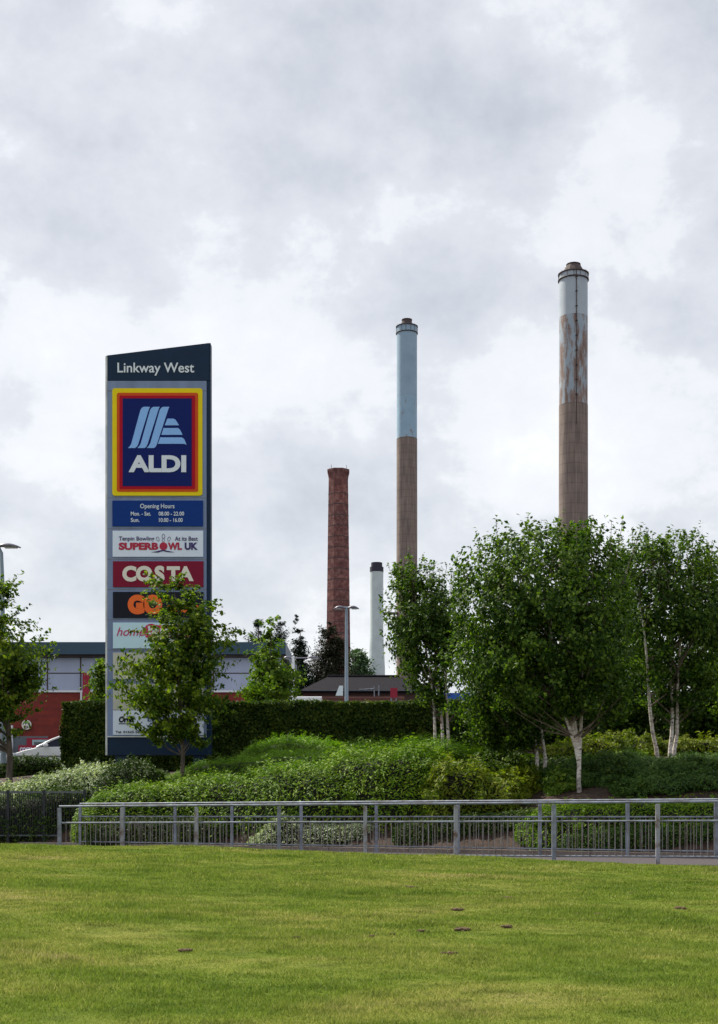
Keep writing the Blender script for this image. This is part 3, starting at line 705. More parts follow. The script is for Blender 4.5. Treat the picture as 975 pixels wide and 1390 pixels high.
# coffee
q = pl('coffee_panel', rc(154,762.3,276.6,797.2), .06, M['costa'])
text('CO', 166.8, 768.6, 207.5, 790, M['cream'], .07, q, .055)
text('TA', 227, 769.2, 263.5, 789.3, M['cream'], .07, q, .055)
text('S', 210.5, 768.4, 224, 791.5, M['cream'], .07, q, .055)
# outdoor shop
q = pl('outdoor_shop_panel', rc(154,803.8,276.6,839), .06, M['black'])
text('GO', 174, 807.6, 221, 834.4, M['gorange'], .07, q, .085)
text('outdoors', 226, 818, 270, 832, M['gorange'], .07, q, .04)
# home shop
q = pl('home_shop_panel', rc(154,845.4,276.6,880.3), .06, M['pale_blue'])
text('home', 159.2, 852, 197, 863.5, M['magenta'], .07, q, 0, .3)
disc(206, 857.5, 10.5, M['magenta'], 'round_badge', q)
text('bargains', 202, 850, 258, 865, M['white_text'], .081, q, .03)
pl('badge_bar', rc(206, 849, 262, 866, 4), .0735, M['magenta'], q, .008)
pl('blank_panel', rc(154,886,276.6,921.8), .06, M['beige'])
pl('blank_panel', rc(154,928.5,276.6,963.6), .06, M['beige'])
q = pl('developer_panel', rc(154,964.4,277,997.6), .06, M['panel_white'])
text('Orbit', 162, 972.5, 183, 981, M['black'], .07, q, .05, .2)
pl('underline', rc(162, 982, 183, 983.2), .066, M['black'], q, .006)
text('EMERSON', 201, 972.6, 250, 979.6, M['hours_blue'], .07, q, .02)
text('GROUP', 203.5, 981, 232, 987.6, M['hours_blue'], .07, q, .02)
text('Tel. 01625 588400    E-Mail info@emerson.co.uk', 157.5, 992, 274.5, 996.2, M['black'], .07, q, .01)

# ------------------------------------------------------------ chimneys
def stack(px, ytop, w, Y, label, name):
    c = P(px, HY, Y); return c, w*Y/F/2, lambda y: CZ+(HY-y)*Y/F
m, nt, b, _ = new_mat('streaked_concrete')
f = noise(nt, 2.2, 6, sc=(1,1,.06), rough=.6); f2 = noise(nt, .35, 4, sc=(1,1,.5))
c = ramp(nt, f, [(.30,(.135,.112,.105)), (.5,(.215,.172,.152)), (.68,(.27,.222,.20))])
c = mixc(nt, 1.0, c, ramp(nt, f2, [(.3,(.78,.78,.80)), (.7,(1.1,1.08,1.05))]), 'MULTIPLY')
tc = nt.nodes.new('ShaderNodeTexCoord'); wv = nt.nodes.new('ShaderNodeTexWave'); wv.bands_direction = 'Z'; wv.inputs['Scale'].default_value = .12; wv.inputs['Distortion'].default_value = 0
nt.links.new(tc.outputs['Object'], wv.inputs[0])
c = mixc(nt, 1.0, c, ramp(nt, wv.outputs[1], [(.0,(.80,.80,.80)), (.06,(1,1,1))]), 'MULTIPLY')
nt.links.new(c, b.inputs['Base Color']); b.inputs['Roughness'].default_value = .9; M['concrete'] = m
def rusty(name, base, amount):
    m, nt, b, _ = new_mat(name)
    f = noise(nt, .75, 8, sc=(1,1,.22), rough=.72); f2 = noise(nt, .25, 4)
    c = ramp(nt, f, [(amount-.12, (.15,.085,.065)), (amount, (.24,.17,.145)), (amount+.07, base)])
    c = mixc(nt, 1.0, c, ramp(nt, f2, [(.3,(.85,.87,.9)), (.7,(1.05,1.05,1.05))]), 'MULTIPLY')
    nt.links.new(c, b.inputs['Base Color']); b.inputs['Roughness'].default_value = .6; return m
M['steel_blue'] = rusty('pale_blue_chimney_paint', (.27,.39,.50), .24)
M['steel_grey'] = rusty('pale_grey_chimney_paint', (.40,.46,.52), .26)
M['steel_rust'] = rusty('rusted_chimney_paint', (.32,.39,.45), .475)
M['steel_lrust'] = rusty('lightly_rusted_chimney_paint', (.28,.43,.55), .37)
M['cap'] = pm('dark_chimney_cap', (.075,.055,.055), .8, var=.3)
def concrete_chimney(px, w, Y, ycap0, ycap1, yring, bands, ycon, label, ladder, capw=.85, capt=.46):
    c = P(px, HY, Y); r = w*Y/F/2; zz = lambda y: CZ+(HY-y)*Y/F
    t = empty('chimney', (c[0], Y, 2.8), label, 'chimney', 'tall concrete chimneys')
    MB().lathe(c, [(r*1.03, 2.0), (r, zz(ycon))], 40).build('concrete_shaft', M['concrete'], t)
    for y0, y1, mm in bands:
        MB().lathe(c, [(r*.985, zz(y1)+.02), (r*.985, zz(y0))], 40).build('steel_cladding', M[mm], t)
    MB().lathe(c, [(r*.985, zz(ycap1)+.02), (r*capw, zz(ycap1)+.04), (r*capt, zz(ycap0+1)), (r*(capt+.05), zz(ycap0+1)), (r*(capt+.05), zz(ycap0)), (r*(capt-.08), zz(ycap0)), (r*(capt-.08), zz(ycap0)-.5)], 12, smooth=False).build('cap', M['cap'], t)
    for y in yring:
        o = MB()
        n = 32; zr = zz(y)
        o.lathe(c, [(r*.99, zr-.12), (r*1.07, zr-.12), (r*1.07, zr+.12), (r*.99, zr+.12)], 32)
        o.build('platform_ring', M['cap'], t)
    st = MB()
    for k in range(14):
        a = 2*math.pi*k/14+.1
        st.tube([(c[0]+r*1.05*math.cos(a), Y+r*1.05*math.sin(a), zz(yring[1])), (c[0]+r*1.05*math.cos(a), Y+r*1.05*math.sin(a), zz(yring[0])+.3)], .06, 5)
    st.build('platform_rail', M['cap'], t)
    if ladder:
        l = MB(); X = c[0]+r*.05; yy = Y-r*1.02
        l.box((X-.10, yy-.15, zz(ycon+30)), (X+.10, yy-.02, zz(yring[0])))
        for k in range(9):
            z = zz(yring[0])-(zz(yring[0])-zz(ycon))*(k+.5)/9; l.box((X-.3, yy-.4, z-.08), (X+.3, yy-.02, z+.08))
        l.build('ladder', M['cap'], t)
    return t, c, r, zz
concrete_chimney(778.5, 39, 350, 359, 373, (373, 381), [(373,432,'steel_grey'),(432,551,'steel_rust')], 551, 'nearest and tallest-looking concrete chimney at right with a rust-streaked steel top', True)
t, c, r, zz = concrete_chimney(552.5, 28, 470, 434, 443, (444, 453), [(443,540,'steel_blue'),(540,596,'steel_lrust')], 596, 'middle concrete chimney with a pale blue steel upper half', False, .56, .47)
o = MB(); o.box((c[0]-r*2.4, 468, zz(834)), (c[0], 471, zz(832))); 
for k in range(5): o.box((c[0]-r*(2.4-.3*k), 468, zz(832)), (c[0]-r*(2.4-.3*k)+.15, 468.2, zz(827)))
o.box((c[0]-r*2.4, 468, zz(827.6)), (c[0], 468.2, zz(827))); o.build('gantry', M['cap'], t)
# brick chimney
m, nt, b, _ = new_mat('old_red_brickwork')
f = noise(nt, 1.1, 8, rough=.75); f2 = noise(nt, .18, 3)
c = ramp(nt, f, [(.34,(.085,.036,.038)), (.5,(.185,.074,.070)), (.68,(.34,.20,.175))])
c = mixc(nt, 1.0, c, ramp(nt, f2, [(.35,(.75,.75,.78)), (.65,(1.1,1.05,1.0))]), 'MULTIPLY')
tc = nt.nodes.new('ShaderNodeTexCoord'); wv = nt.nodes.new('ShaderNodeTexWave'); wv.bands_direction = 'Z'; wv.inputs['Scale'].default_value = 1.3; wv.inputs['Distortion'].default_value = .4
nt.links.new(tc.outputs['Object'], wv.inputs[0])
c = mixc(nt, 1.0, c, ramp(nt, wv.outputs[1], [(.0,(.72,.72,.72)), (.3,(1,1,1))]), 'MULTIPLY')
nt.links.new(c, b.inputs['Base Color']); b.inputs['Roughness'].default_value = .95; M['oldbrick'] = m
Y = 300; c = P(459.5, HY, Y); zz = lambda y: CZ+(HY-y)*Y/F
t = empty('chimney', (c[0], Y, 2.8), 'old tapering red brick chimney banded with iron', 'chimney')
rr = lambda y: (27.5+(y-660)*.0265)*Y/F/2*1.04
ph = math.pi/8
MB().lathe(c, [(rr(1100), 1.5), (rr(650), zz(650))], 8, ph, False).build('brick_shaft', M['oldbrick'], t)
MB().lathe(c, [(rr(650), zz(650)-.02), (rr(650)*1.06, zz(645)), (rr(650)*1.14, zz(641)), (rr(650)*1.14, zz(638.5)), (rr(650)*.8, zz(638.5)), (rr(650)*.8, zz(642))], 8, ph, False).build('crown', M['oldbrick'], t)
mb = MB()
for a in (1.2, 2.6, 4.0, 5.6): mb.tube([(c[0]+rr(650)*math.cos(a), Y+rr(650)*math.sin(a), zz(639)), (c[0]+rr(650)*math.cos(a), Y+rr(650)*math.sin(a), zz(633.5))], .05, 5)
mb.build('lightning_rods', M['cap'], t)
for y in np.arange(672, 900, 14.5):
    MB().lathe(c, [(rr(y)*.98, zz(y)-.09), (rr(y)*1.012, zz(y)-.09), (rr(y)*1.012, zz(y)+.09), (rr(y)*.98, zz(y)+.09)], 8, ph, False).build('iron_band', M['cap'], t)
# small white chimney
M['whitemetal'] = pm('pale_green_white_metal', (.50,.58,.60), .5, var=.12, scale=.6)
M['darkcap'] = pm('dark_blue_cap', (.03,.028,.05), .7, var=.2)
Y = 260; c = P(511.5, HY, Y); k_ = Y/F; zz = lambda y: CZ+(HY-y)*Y/F
t = empty('chimney', (c[0], Y, 2.8), 'short slim white metal chimney with a dark stepped cap', 'chimney')
MB().lathe(c, [(12*k_, 2), (11.3*k_, zz(908)), (9*k_, zz(860)), (9*k_, zz(776.5))], 32).build('shaft', M['whitemetal'], t)
MB().lathe(c, [(9.3*k_, zz(776.6)), (9.3*k_, zz(770)), (7.6*k_, zz(770)), (7.6*k_, zz(764)), (6*k_, zz(764)), (6*k_, zz(768))], 32, smooth=False).build('cap', M['darkcap'], t)

# ------------------------------------------------------------ store
def brickmat(name, c1, c2, mortar, scale=4.4):
    m, nt, b, _ = new_mat(name)
    tc = nt.nodes.new('ShaderNodeTexCoord'); sp = nt.nodes.new('ShaderNodeSeparateXYZ'); cb = nt.nodes.new('ShaderNodeCombineXYZ')
    ad = nt.nodes.new('ShaderNodeMath'); ad.operation = 'ADD'
    nt.links.new(tc.outputs['Object'], sp.inputs[0]); nt.links.new(sp.outputs[0], ad.inputs[0]); nt.links.new(sp.outputs[1], ad.inputs[1])
    nt.links.new(ad.outputs[0], cb.inputs[0]); nt.links.new(sp.outputs[2], cb.inputs[1])
    br = nt.nodes.new('ShaderNodeTexBrick'); br.inputs['Scale'].default_value = scale
    br.inputs['Color1'].default_value = (*c1, 1); br.inputs['Color2'].default_value = (*c2, 1); br.inputs['Mortar'].default_value = (*mortar, 1)
    br.inputs['Mortar Size'].default_value = .015; br.inputs['Brick Width'].default_value = 1.0; br.inputs['Row Height'].default_value = .33
    nt.links.new(cb.outputs[0], br.inputs[0])
    f = noise(nt, 1.3, 5)
    nt.links.new(mixc(nt, 1.0, br.outputs[0], ramp(nt, f, [(.3,(.82,.82,.82)), (.7,(1.12,1.1,1.1))]), 'MULTIPLY'), b.inputs['Base Color'])
    b.inputs['Roughness'].default_value = .9; return m
M['redbrick'] = brickmat('red_facing_brick', (.23,.030,.020), (.16,.022,.017), (.10,.03,.025), 1.7)
M['clad'] = pm('lilac_grey_cladding', (.36,.41,.57), .5, var=.10, scale=.9, sc=(1,1,.2))
M['fascia'] = pm('slate_blue_fascia', (.026,.062,.105), .5, var=.08, scale=.5)
M['doorgrey'] = pm('dark_grey_doors', (.10,.125,.15), .5, var=.1)
M['redpanel'] = pm('crimson_panel', (.28,.006,.03), .5, var=.05)
M['glass'] = pm('dark_shop_glass', (.03,.035,.05), .12, var=.3, scale=.8, spec=.6)
M['whitepaint'] = pm('white_gloss_paint', (.70,.72,.78), .3, var=.03)
BY = 75.; BS = BY/F
def bp(x): return (x-CX)*BS
def bz_(y): return CZ+(HY-y)*BS
t = empty('store_building', (bp(150), BY, 2.64), 'long low retail store of red brick and lilac-grey cladding under a flat slate-blue roof', 'building')
MB().box((bp(-160), BY, 2.5), (bp(382), BY+12, bz_(939.5))).build('brick_wall', M['redbrick'], t)
MB().box((bp(-160), BY-.06, bz_(937)), (bp(382.5), BY+12.05, bz_(893))).build('cladding', M['clad'], t)
MB().box((bp(-162), BY-.10, bz_(939.8)), (bp(382.8), BY+12.1, bz_(937.2))).build('trim', M['whitepaint'], t)
MB().box((bp(-165), BY-.75, bz_(890)), (bp(389), BY+12.6, bz_(873.6))).build('roof_fascia', M['fascia'], t)
MB().box((bp(-163), BY-.5, bz_(892.8)), (bp(388), BY+12.4, bz_(890.2))).build('soffit', M['cap'], t)
for x in (-100, -40, 10, 65, 110, 170, 230, 290, 350): MB().box((bp(x)-.04, BY-.075, bz_(937)), (bp(x)+.04, BY-.061, bz_(893))).build('cladding_joint', M['cap'], t)
for y in (914,): MB().box((bp(-160), BY-.075, bz_(y)-.03), (bp(382), BY-.062, bz_(y)+.03)).build('cladding_joint', M['cap'], t)
MB().box((bp(114), BY-.35, bz_(962)), (bp(123), BY-.1, bz_(914))).build('banner_panel', M['redpanel'], t)
MB().box((bp(382.7), BY+5, bz_(909)), (bp(385), BY+11.5, bz_(893.5))).build('banner_panel', M['redpanel'], t)
MB().box((bp(110.2), BY-.22, 2.6), (bp(112.8), BY-.1, bz_(940))).build('downpipe', M['whitepaint'], t)
MB().box((bp(17), BY-.30, 2.6), (bp(19), BY-.1, bz_(985))).build('downpipe', M['whitepaint'], t)
MB().box((bp(19), BY-.12, 2.6), (bp(66), BY-.01, bz_(999.5))).build('shopfront', M['doorgrey'], t)
MB().box((bp(38), BY-.26, 2.6), (bp(73), BY-.13, bz_(1002))).build('entrance_surround', M['redpanel'], t)
w_ = MB().box((bp(46), BY-.34, bz_(1022)), (bp(67), BY-.27, bz_(1004.5))).build('window', pm('pale_window_frame', (.32,.46,.50), .5), t)
MB().box((bp(48.5), BY-.35, bz_(1021)), (bp(64.5), BY-.342, bz_(1007.5))).build('pane', M['glass'], w_)
# coffee sign by the entrance: flat board standing off the wall
def btext(s, x0, y0, x1, y1, m, parent, yw, bold=0):
    o = text(s, 0, 0, 1, 1, m, 0, parent, bold)
    me = o.data; n = len(me.vertices); V = np.zeros(n*3); me.vertices.foreach_get('co', V); V = V.reshape(-1, 3)+ORG[parent]
    u = (V[:, 0]-V[:, 0].min())/(np.ptp(V[:, 0])); w = (V[:, 2]-V[:, 2].min())/np.ptp(V[:, 2])
    W = np.stack([bp(x0+(x1-x0)*u), np.full(n, yw), bz_(y1+(y0-y1)*w)], 1)-ORG[parent]
    me.vertices.foreach_set('co', W.ravel()); me.update(); return o
cs = MB().box((bp(28), BY-.46, bz_(1030)), (bp(52), BY-.36, bz_(1012))).build('coffee_sign', M['redpanel'], t)
btext('COSTA', 30, 1015, 48, 1020.5, M['white_text'], cs, BY-.472, .05)
rs = empty('round_sign', (bp(37), BY-.12, bz_(984)), 'small round white and green sign on the red brick wall', 'sign')
def bdisc(r0, r1, m, name, par, y):
    mb = MB(); n = 28
    for k in range(n):
        a0, a1 = 2*math.pi*k/n, 2*math.pi*(k+1)/n
        pp = [(bp(37)+r*BS*math.cos(a), bz_(984)+r*BS*math.sin(a)) for a, r in ((a0,r1),(a1,r1),(a1,r0),(a0,r0))]
        mb.plate(pp, y, .08 if r0 == 0 else .03)
    return mb.build(name, m, par)
M['green_v'] = pm('lime_green_vinyl', (.22,.50,.06), .5)
MB().plate([(bp(37)+6.6*BS*math.cos(a), bz_(984)+6.6*BS*math.sin(a)) for a in np.linspace(0, 2*math.pi, 29)[:-1]], BY-.12, .12).build('disc', M['doorgrey'], rs)
bdisc(5.2, 6.6, M['cream'], 'rim', rs, BY-.16)
mb = MB()
for ox in (0, 3.6): mb.plate([(bp(31.8+ox), bz_(986)), (bp(34.2+ox), bz_(981.5)), (bp(37.8+ox), bz_(987.2)), (bp(36.4+ox), bz_(988)), (bp(34.2+ox), bz_(984.4)), (bp(33+ox), bz_(987))], BY-.155, .03)
mb.build('chevrons', M['cream'], rs)
mb = MB().plate([(bp(32.5), bz_(981.4)), (bp(37), bz_(979)), (bp(41.2), bz_(981.2)), (bp(40.2), bz_(982.4)), (bp(37), bz_(980.8)), (bp(33.4), bz_(982.6))], BY-.156, .03); mb.build('leaf_mark', M['green_v'], rs)

# ------------------------------------------------------------ house with slate roof
M['slate'] = pm('dark_roof_tiles', (.017,.0155,.021), .95, scale=5, col2=(.008,.0075,.010), sc=(1,1,4), bmp=.4, spec=.1)
HYd = 95.; hs = HYd/F
def hp_(x, y, d=0): return ((x-CX)*hs, HYd+d, CZ+(HY-y)*hs)
t = empty('house', hp_(470, 1057), 'dark slate hipped roof of a house beyond the hedge', 'building')
a = hp_(412, 937); bb_ = hp_(575, 937); MB().box((a[0], HYd, 2.8), (bb_[0], HYd+9, a[2])).build('wall', brickmat('house_brick', (.10,.05,.045), (.08,.045,.04), (.08,.07,.06), 2), t)
e0 = np.array(hp_(407, 938, -.4)); e1 = np.array(hp_(580, 938, -.4)); e2 = e1+np.array([0, 9.8, 0]); e3 = e0+np.array([0, 9.8, 0])
r0 = np.array(hp_(443, 911, 4.5)); r1 = np.array(hp_(545, 911, 4.5))
dz = np.array([0, 0, -.15])
rf = MB().add([e0, e1, e2, e3, r0, r1, e0+dz, e1+dz, e2+dz, e3+dz], [(0,1,5,4),(1,2,5),(2,3,4,5),(3,0,4),(0,6,7,1),(1,7,8,2),(2,8,9,3),(3,9,6,0),(9,8,7,6)]).build('roof', M['slate'], t)
MB().tube([r0+np.array([0,0,.05]), r1+np.array([0,0,.05])], .10, 6).build('ridge_tiles', M['slate'], rf)
MB().box(hp_(411, 938.6, -.55), hp_(579, 937.6, -.42)).build('gutter', M['blackrail'], rf)
# dormer-like light patch: small pale dormer
dm = MB().add([hp_(456,946,-1.2), hp_(466,946,-1.2), hp_(466,932,-.8), hp_(461,932,-.8), hp_(456,946,1.5), hp_(466,946,1.5), hp_(466,932,1.5), hp_(461,932,1.5)], [(0,1,2,3),(0,4,5,1),(1,5,6,2),(2,6,7,3),(3,7,4,0)]).build('dormer', M['whitemetal'], t)
an = MB(); ax = hp_(506, 940, -1); 
for x0, y0, x1, y1 in ((508,948,508,933),(488,938,508,936.5),(514,946,514,932)):
    an.tube([hp_(x0, y0, -1), hp_(x1, y1, -1)], .045, 5)
for k in range(6): an.tube([hp_(489+k*3, 936.2, -1), hp_(489+k*3, 939.6, -1)], .03, 4)
an.build('aerial', M['galv'], t)
# low brick wall
WYd = 66.; ws = WYd/F
t = MB().box(((438-CX)*ws, WYd, 2.8), ((548-CX)*ws, WYd+.3, CZ+(HY-948.5)*ws)).box(((437-CX)*ws, WYd-.05, CZ+(HY-948.4)*ws), ((549-CX)*ws, WYd+.35, CZ+(HY-945.5)*ws)).build('garden_wall', brickmat('weathered_garden_brick', (.16,.06,.05), (.12,.05,.045), (.12,.09,.08), 2))
tag(t, 'low red brick wall top showing over the hedge at the lamp post foot', 'wall')

# ------------------------------------------------------------ street lamps
M['lampgrey'] = pm('grey_blue_lamp_column', (.22,.28,.34), .45, .3, var=.1)
M['lamphead'] = pm('lamp_head_grey', (.20,.20,.25), .4, .2, var=.1)
M['lens'] = pm('lamp_lens', (.5,.5,.52), .3, var=.05)
def head(root, p, dx, L, w=.16):
    """flat curved lantern reaching from p towards dx"""
    mb = MB(); n = 9; V = []; Fc = []
    for k in range(n):
        u = k/(n-1); hw = w*math.sin(math.pi*min(.08+u*.88, 1))**.6; th = .05*math.sin(math.pi*(.1+.85*u))+.012
        x = p[0]+dx*L*u; z = p[2]+.10*math.sin(u*math.pi*.55)-.13*u*u
        V += [(x, p[1]-hw, z-th*.4), (x, p[1]-hw*.6, z+th), (x, p[1]+hw*.6, z+th), (x, p[1]+hw, z-th*.4), (x, p[1], z-th)]
    for k in range(n-1):
        for j in range(5): Fc.append((k*5+j, k*5+(j+1)%5, (k+1)*5+(j+1)%5, (k+1)*5+j))
    Fc += [(4,3,2,1,0), tuple(range((n-1)*5, n*5))]
    mb.add(V, Fc, True); h = mb.build('lamp_head', M['lamphead'], root)
    x0 = p[0]+dx*L*.35; x1 = p[0]+dx*L*.85
    MB().box((x0, p[1]-w*.55, p[2]-.045), (x1, p[1]+w*.55, p[2]-.02)).build('lens', M['lens'], h)
Y = 60.; p = P(470.5, 825, Y)
t = empty('street_lamp', (p[0], Y, 2.9), 'double-headed grey street lamp in front of the brick chimney', 'street lamp')
MB().tube([(p[0], Y, 2.9), (p[0], Y, 4.2), (p[0], Y, 4.25), (p[0], Y, p[2])], [.12, .115, .095, .06], 12).build('pole', M['lampgrey'], t)
head(t, (p[0]+.05, Y, p[2]-.02), 1, .52); head(t, (p[0]-.05, Y, p[2]-.02), -1, .52)
MB().tube([(p[0]-.12, Y, p[2]), (p[0]+.12, Y, p[2])], .05, 8).build('bracket', M['lampgrey'], t)
Y = 46.; p = P(1, 741, Y)
t = empty('street_lamp', (p[0], Y, 2.8), 'single-arm street lamp rising above the tree at the left edge', 'street lamp')
pA = np.array([p[0], Y, p[2]])
MB().tube([(p[0]+.10, Y, 2.8), (p[0]+.06, Y, p[2]-1.2), (p[0]+.03, Y, p[2]-.25), (p[0]-.1, Y, p[2]+.02)], [.11, .075, .06, .05], 12).build('pole', M['lampgrey'], t)
head(t, (p[0]-.15, Y, p[2]-.03), 1, .85, .18)
Y = 72.; p = P(398, 894, Y)
t = empty('street_lamp', (p[0], Y, 2.9), 'pale lamp post with two level arms beside the end of the store roof', 'street lamp')
MB().tube([(p[0], Y, 2.9), (p[0], Y, p[2]+.1)], [.11, .08], 10).build('pole', M['whitepaint'], t)
MB().tube([(p[0]-.4, Y, p[2]+.02), (p[0]+1.3, Y, p[2]+.05)], .035, 8).build('arm', M['lamphead'], t)
head(t, (p[0]+.75, Y, p[2]+.03), 1, .7, .14); head(t, (p[0]-.1, Y, p[2]+.03), -1, .45, .14)
Y = 60; p = P(533, 938, Y)
t = empty('road_sign', (p[0], Y, 2.9), 'small crimson board on two posts beside the left birch crown', 'sign')
MB().box((p[0]-.10, Y-.02, p[2]-.30), (p[0]+.22, Y+.02, p[2]+.14)).build('sign_board', M['redpanel'], t)
for d_ in (-.05, .17): MB().tube([(p[0]+d_, Y+.05, 2.9), (p[0]+d_, Y+.05, p[2]+.1)], .03, 8).build('post', M['galv'], t)

# ------------------------------------------------------------ cars
M['carwhite'] = pm('white_car_paint', (.76,.78,.80), .18, var=.02, spec=.6)
M['carglass'] = pm('tinted_car_glass', (.008,.012,.028), .2, var=.1, spec=.2)
M['tyre'] = pm('tyre_rubber', (.02,.02,.02), .85)
M['rim'] = pm('alloy_rim', (.45,.46,.48), .3, .8)
M['lampglass'] = pm('headlight_glass', (.55,.6,.68), .1)
def make_car(loc, label):
    """nose towards -X, local coords, ground at 0"""
    t = empty('parked_car', loc, label, 'car', 'white cars parked in the retail park')
    o = ORG[t]
    prof_low = [(-2.15,.30),(-2.18,.55),(-2.05,.72),(-1.60,.86),(-1.05,.98),(1.9,1.02),(2.12,.95),(2.16,.55),(2.10,.30)]
    mb = MB(); 
    def loft(prof, ws):
        V = []; n = len(prof)
        for sgn, inset in ((-1,0),(-1,1),(1,1),(1,0)):
            for (x, z), w in zip(prof, ws):
                ww = w-(.09 if inset else 0); 
                V.append((x, sgn*ww, z+(.03 if inset else 0)*(z > .6)))
        Fc = []
        for s_ in range(3):
            for k in range(n-1): Fc.append((s_*n+k, s_*n+k+1, (s_+1)*n+k+1, (s_+1)*n+k))
        Fc.append((0, n, 2*n, 3*n)); Fc.append((n-1, 4*n-1, 3*n-1, 2*n-1))
        Fc.append(tuple(range(n))[::-1]); Fc.append(tuple(range(3*n, 4*n)))
        return np.array(V), Fc
    V, Fc = loft(prof_low, [.78,.82,.84,.87,.88,.88,.85,.84,.80]); mb.add(V+o, Fc)
    body = mb.build('body', M['carwhite'], t, bevel=.03)
    cab = [(-1.12,.98),(-.55,1.28),(-.20,1.42),(.35,1.49),(1.2,1.46),(1.75,1.30),(2.0,1.0)]
    V, Fc = loft(cab, [.84,.74,.70,.69,.69,.70,.80]); MB().add(V*np.array([1,.985,.985])+o, Fc).build('windows', M['carglass'], t, bevel=.02)
    for sgn in (-1, 1):
        pm_ = MB()
        pts = [(-1.14, sgn*.86, .985), (-.56, sgn*.755, 1.29), (-.20, sgn*.715, 1.43), (.35, sgn*.70, 1.495), (1.2, sgn*.70, 1.465), (1.76, sgn*.715, 1.305), (2.02, sgn*.82, .99)]
        pm_.tube(np.array(pts)+o, [.045]*7, 8)
        pm_.tube(np.array([(.30, sgn*.71, 1.48), (.40, sgn*.865, 1.0)])+o, .032, 8)
        pm_.build('roof_pillar', M['carwhite'], t)
        mr = MB(); mr.lathe(o+np.array([-.75, sgn*.98, 0]), [(.03, 1.0+o[2]), (.10, 1.03+o[2]), (.11, 1.10+o[2]), (.04, 1.17+o[2])], 12); mr.build('wing_mirror', M['carwhite'], t)
        hl = MB(); hl.box(o+np.array([-2.13, sgn*.80-.12*sgn-.0, .60]), o+np.array([-1.86, sgn*.855, .76])); hl.build('headlight', M['lampglass'], t, bevel=.02)
        for x in (-1.35, 1.35):
            w = MB().tube(np.array([(x, sgn*.70, .32), (x, sgn*.90, .32)])+o, .32, 24).build('wheel', M['tyre'], t, bevel=.02)
            MB().tube(np.array([(x, sgn*.89, .32), (x, sgn*.915, .32)])+o, .20, 16).build('rim', M['rim'], w)
    V = [(-.22,-.69,1.425),(.35,-.67,1.50),(1.2,-.67,1.47),(1.2,.67,1.47),(.35,.67,1.50),(-.22,.69,1.425)]
    V = np.array(V); V = np.concatenate([V, V-np.array([0,0,.03])])
    MB().add(V+o, [(0,1,4,5),(1,2,3,4),(6,11,10,7),(7,10,9,8),(0,6,7,1),(1,7,8,2),(2,8,9,3),(3,9,10,4),(4,10,11,5),(5,11,6,0)]).build('roof', M['carwhite'], t)
    return t
p = P(22, 0, 54.); 
c1 = make_car((p[0]+2.18, 54., 2.635), 'white car with its bonnet and raked windscreen showing left of the clipped hedge')
def copy_tree(o, parent=None):
    c = o.copy(); COL.objects.link(c)
    if parent is not None: c.parent = parent
    for ch in list(o.children): copy_tree(ch, c)
    return c
p = P(7, 0, 55.)
c2 = copy_tree(c1); c2.location = (p[0]-2.2, 55.5, 2.635); c2.rotation_euler = (0, 0, math.pi)
c2['label'] = 'white car at the left edge of the photo, only its nose inside the picture'
# rail in front of the cars
Y = 50.; p0 = P(18, 1025.5, Y); p1 = P(96, 1025.5, Y)
t = empty('guard_rail', ((p0[0]+p1[0])/2, Y, 2.9), 'low metal guard rail on short posts in front of the white parked car', 'railing')
MB().box((p0[0], Y-.03, p0[2]-.07), (p1[0], Y+.03, p0[2])).build('rail', M['galv_rust'], t)
for x in (22, 40, 57, 75, 88): X = P(x, 0, Y)[0]; MB().box((X-.05, Y+.031, 2.7), (X+.05, Y+.11, p0[2]-.01)).build('post', M['galv'], t)
# van behind
def van(px, ytop, Y, W, label, stripe, L=4.6):
    p = P(px, ytop, Y); z0 = 2.635; H = p[2]-z0
    t = empty('parked_van', (p[0], Y, z0), label, 'van')
    V = [(-L/2,.35),(-L/2,1.0),(-L/2+.7,1.15),(-L/2+1.25,H-.06),(-L/2+1.6,H),(L/2-.1,H),(L/2,H-.12),(L/2,.35)]
    V = [(x*1., z) for x, z in V]
    MB().plate([(p[0]+x, z0+z) for x, z in V], Y-.95, 1.9).build('body', M['carwhite'], t, bevel=.06)
    MB().plate([(p[0]-L/2+.85, z0+1.22), (p[0]-L/2+1.9, z0+1.22), (p[0]-L/2+1.9, z0+H-.35), (p[0]-L/2+1.35, z0+H-.35)], Y-.962, .01).build('window', M['carglass'], t)
    if stripe: MB().box((p[0]-L/2+.1, Y-.965, z0+H-.62), (p[0]+L/2-.2, Y-.953, z0+H-.2)).build('blue_stripe', M['stripe'], t)
    for x in (-L/2+.9, L/2-.9):
        for yy in (-.96, .76): MB().tube([(p[0]+x, Y+yy, z0+.34), (p[0]+x, Y+yy+.2, z0+.34)], .34, 20).build('wheel', M['tyre'], t)
M['stripe'] = pm('blue_stripe', (.01,.08,.40), .4)
van(412, 947.3, 68., 1, 'white van whose roof just clears the hedge left of the double street lamp', False)
van(660, 937, 62., 1, 'white van with a blue stripe glimpsed through the left birch leaves', True)

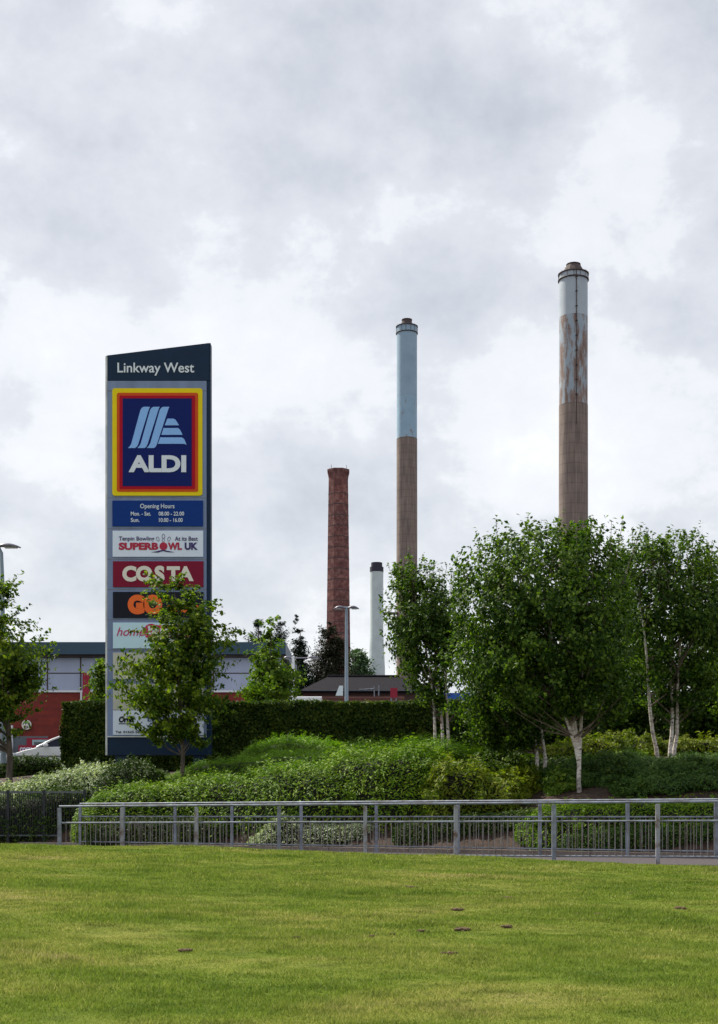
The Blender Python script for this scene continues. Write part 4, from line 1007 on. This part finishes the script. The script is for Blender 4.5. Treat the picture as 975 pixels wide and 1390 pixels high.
# ------------------------------------------------------------ sky, sun, camera
w = bpy.data.worlds.new('World'); scene.world = w; w.use_nodes = True
nt = w.node_tree; nt.nodes.clear()
out = nt.nodes.new('ShaderNodeOutputWorld'); bg = nt.nodes.new('ShaderNodeBackground')
SUN_EL = 48.; SUN_AZ = -52.   # azimuth measured from +Y (away from the viewer) towards -X when negative
sky = nt.nodes.new('ShaderNodeTexSky'); sky.sky_type = 'NISHITA'; sky.sun_disc = False
sky.sun_elevation = R(SUN_EL); sky.sun_rotation = R(SUN_AZ)
sky.air_density = 1; sky.dust_density = 2
def wn(scale, detail, sc, loc=(0,0,0), rough=.5, dist=0): return noise(nt, scale, detail, 'Generated', sc, rough, dist, loc)
n1 = wn(4.2, 2, (1,1,1.2), (.35,0,.20), .5, 0)
n2 = wn(8., 14, (1,1,1.35), (1,2,.5), .60, .10)
n3 = wn(30, 8, (1,1,1.2), (3,2,.5), .6, 0)
def mth(op, a, b_):
    q = nt.nodes.new('ShaderNodeMath'); q.operation = op
    for i, v in enumerate((a, b_)):
        if isinstance(v, (int, float)): q.inputs[i].default_value = v
        else: nt.links.new(v, q.inputs[i])
    return q.outputs[0]
dens = mth('ADD', mth('ADD', mth('MULTIPLY', n1, .50), mth('MULTIPLY', n2, .52)), mth('MULTIPLY', n3, .06))
CLK = 5.2
cl = ramp(nt, dens, [(.37, (.49,.52,.57)), (.455, (.60,.625,.67)), (.525, (.70,.72,.755)), (.555, (.80,.815,.84)), (.61, (.84,.85,.87)), (.68, (.95,.95,.94))])
vs = nt.nodes.new('ShaderNodeVectorMath'); vs.operation = 'SCALE'; vs.inputs['Scale'].default_value = 9.0
nt.links.new(cl, vs.inputs[0])
# lighter towards the horizon
tc = nt.nodes.new('ShaderNodeTexCoord'); sp = nt.nodes.new('ShaderNodeSeparateXYZ'); nt.links.new(tc.outputs['Generated'], sp.inputs[0])
hz = ramp(nt, sp.outputs[2], [(0, (.0,.0,.0)), (.10, (0,0,0)), (.42, (1,1,1))])
thin = mixc(nt, ramp(nt, dens, [(.40,(1,1,1)),(.52,(0,0,0))]), (0.,0.,0.), (.12,.12,.12))
c = mixc(nt, .88, sky.outputs[0], vs.outputs[0])
hb = mixc(nt, hz, (1.02,1.02,1.02), (.97,.97,.98)); c = mixc(nt, 1.0, c, hb, 'MULTIPLY')
nt.links.new(c, bg.inputs[0]); bg.inputs[1].default_value = .10
nt.links.new(bg.outputs[0], out.inputs[0])
sl = bpy.data.lights.new('sun', 'SUN'); sl.energy = 4.8; sl.angle = R(1.2); sl.color = (1, .93, .80)
so = bpy.data.objects.new('sun', sl); COL.objects.link(so)
from mathutils import Vector
az = R(SUN_AZ); el = R(SUN_EL)
d = Vector((math.sin(az)*math.cos(el), math.cos(az)*math.cos(el), math.sin(el)))
so.rotation_euler = d.to_track_quat('Z', 'Y').to_euler()
cam = bpy.data.cameras.new('camera'); co = bpy.data.objects.new('camera', cam); COL.objects.link(co)
co.location = (0, 0, CZ); co.rotation_euler = (R(90), 0, 0)
cam.sensor_fit = 'VERTICAL'; cam.sensor_height = 36; cam.lens = F/1390*36; cam.shift_y = (HY-695)/1390
cam.clip_start = .1; cam.clip_end = 8000
scene.camera = co
scene.view_settings.view_transform = 'Standard'; scene.view_settings.look = 'None'
scene.view_settings.exposure = .42; scene.view_settings.gamma = 1
scene.cycles.max_bounces = 6; scene.cycles.transparent_max_bounces = 4
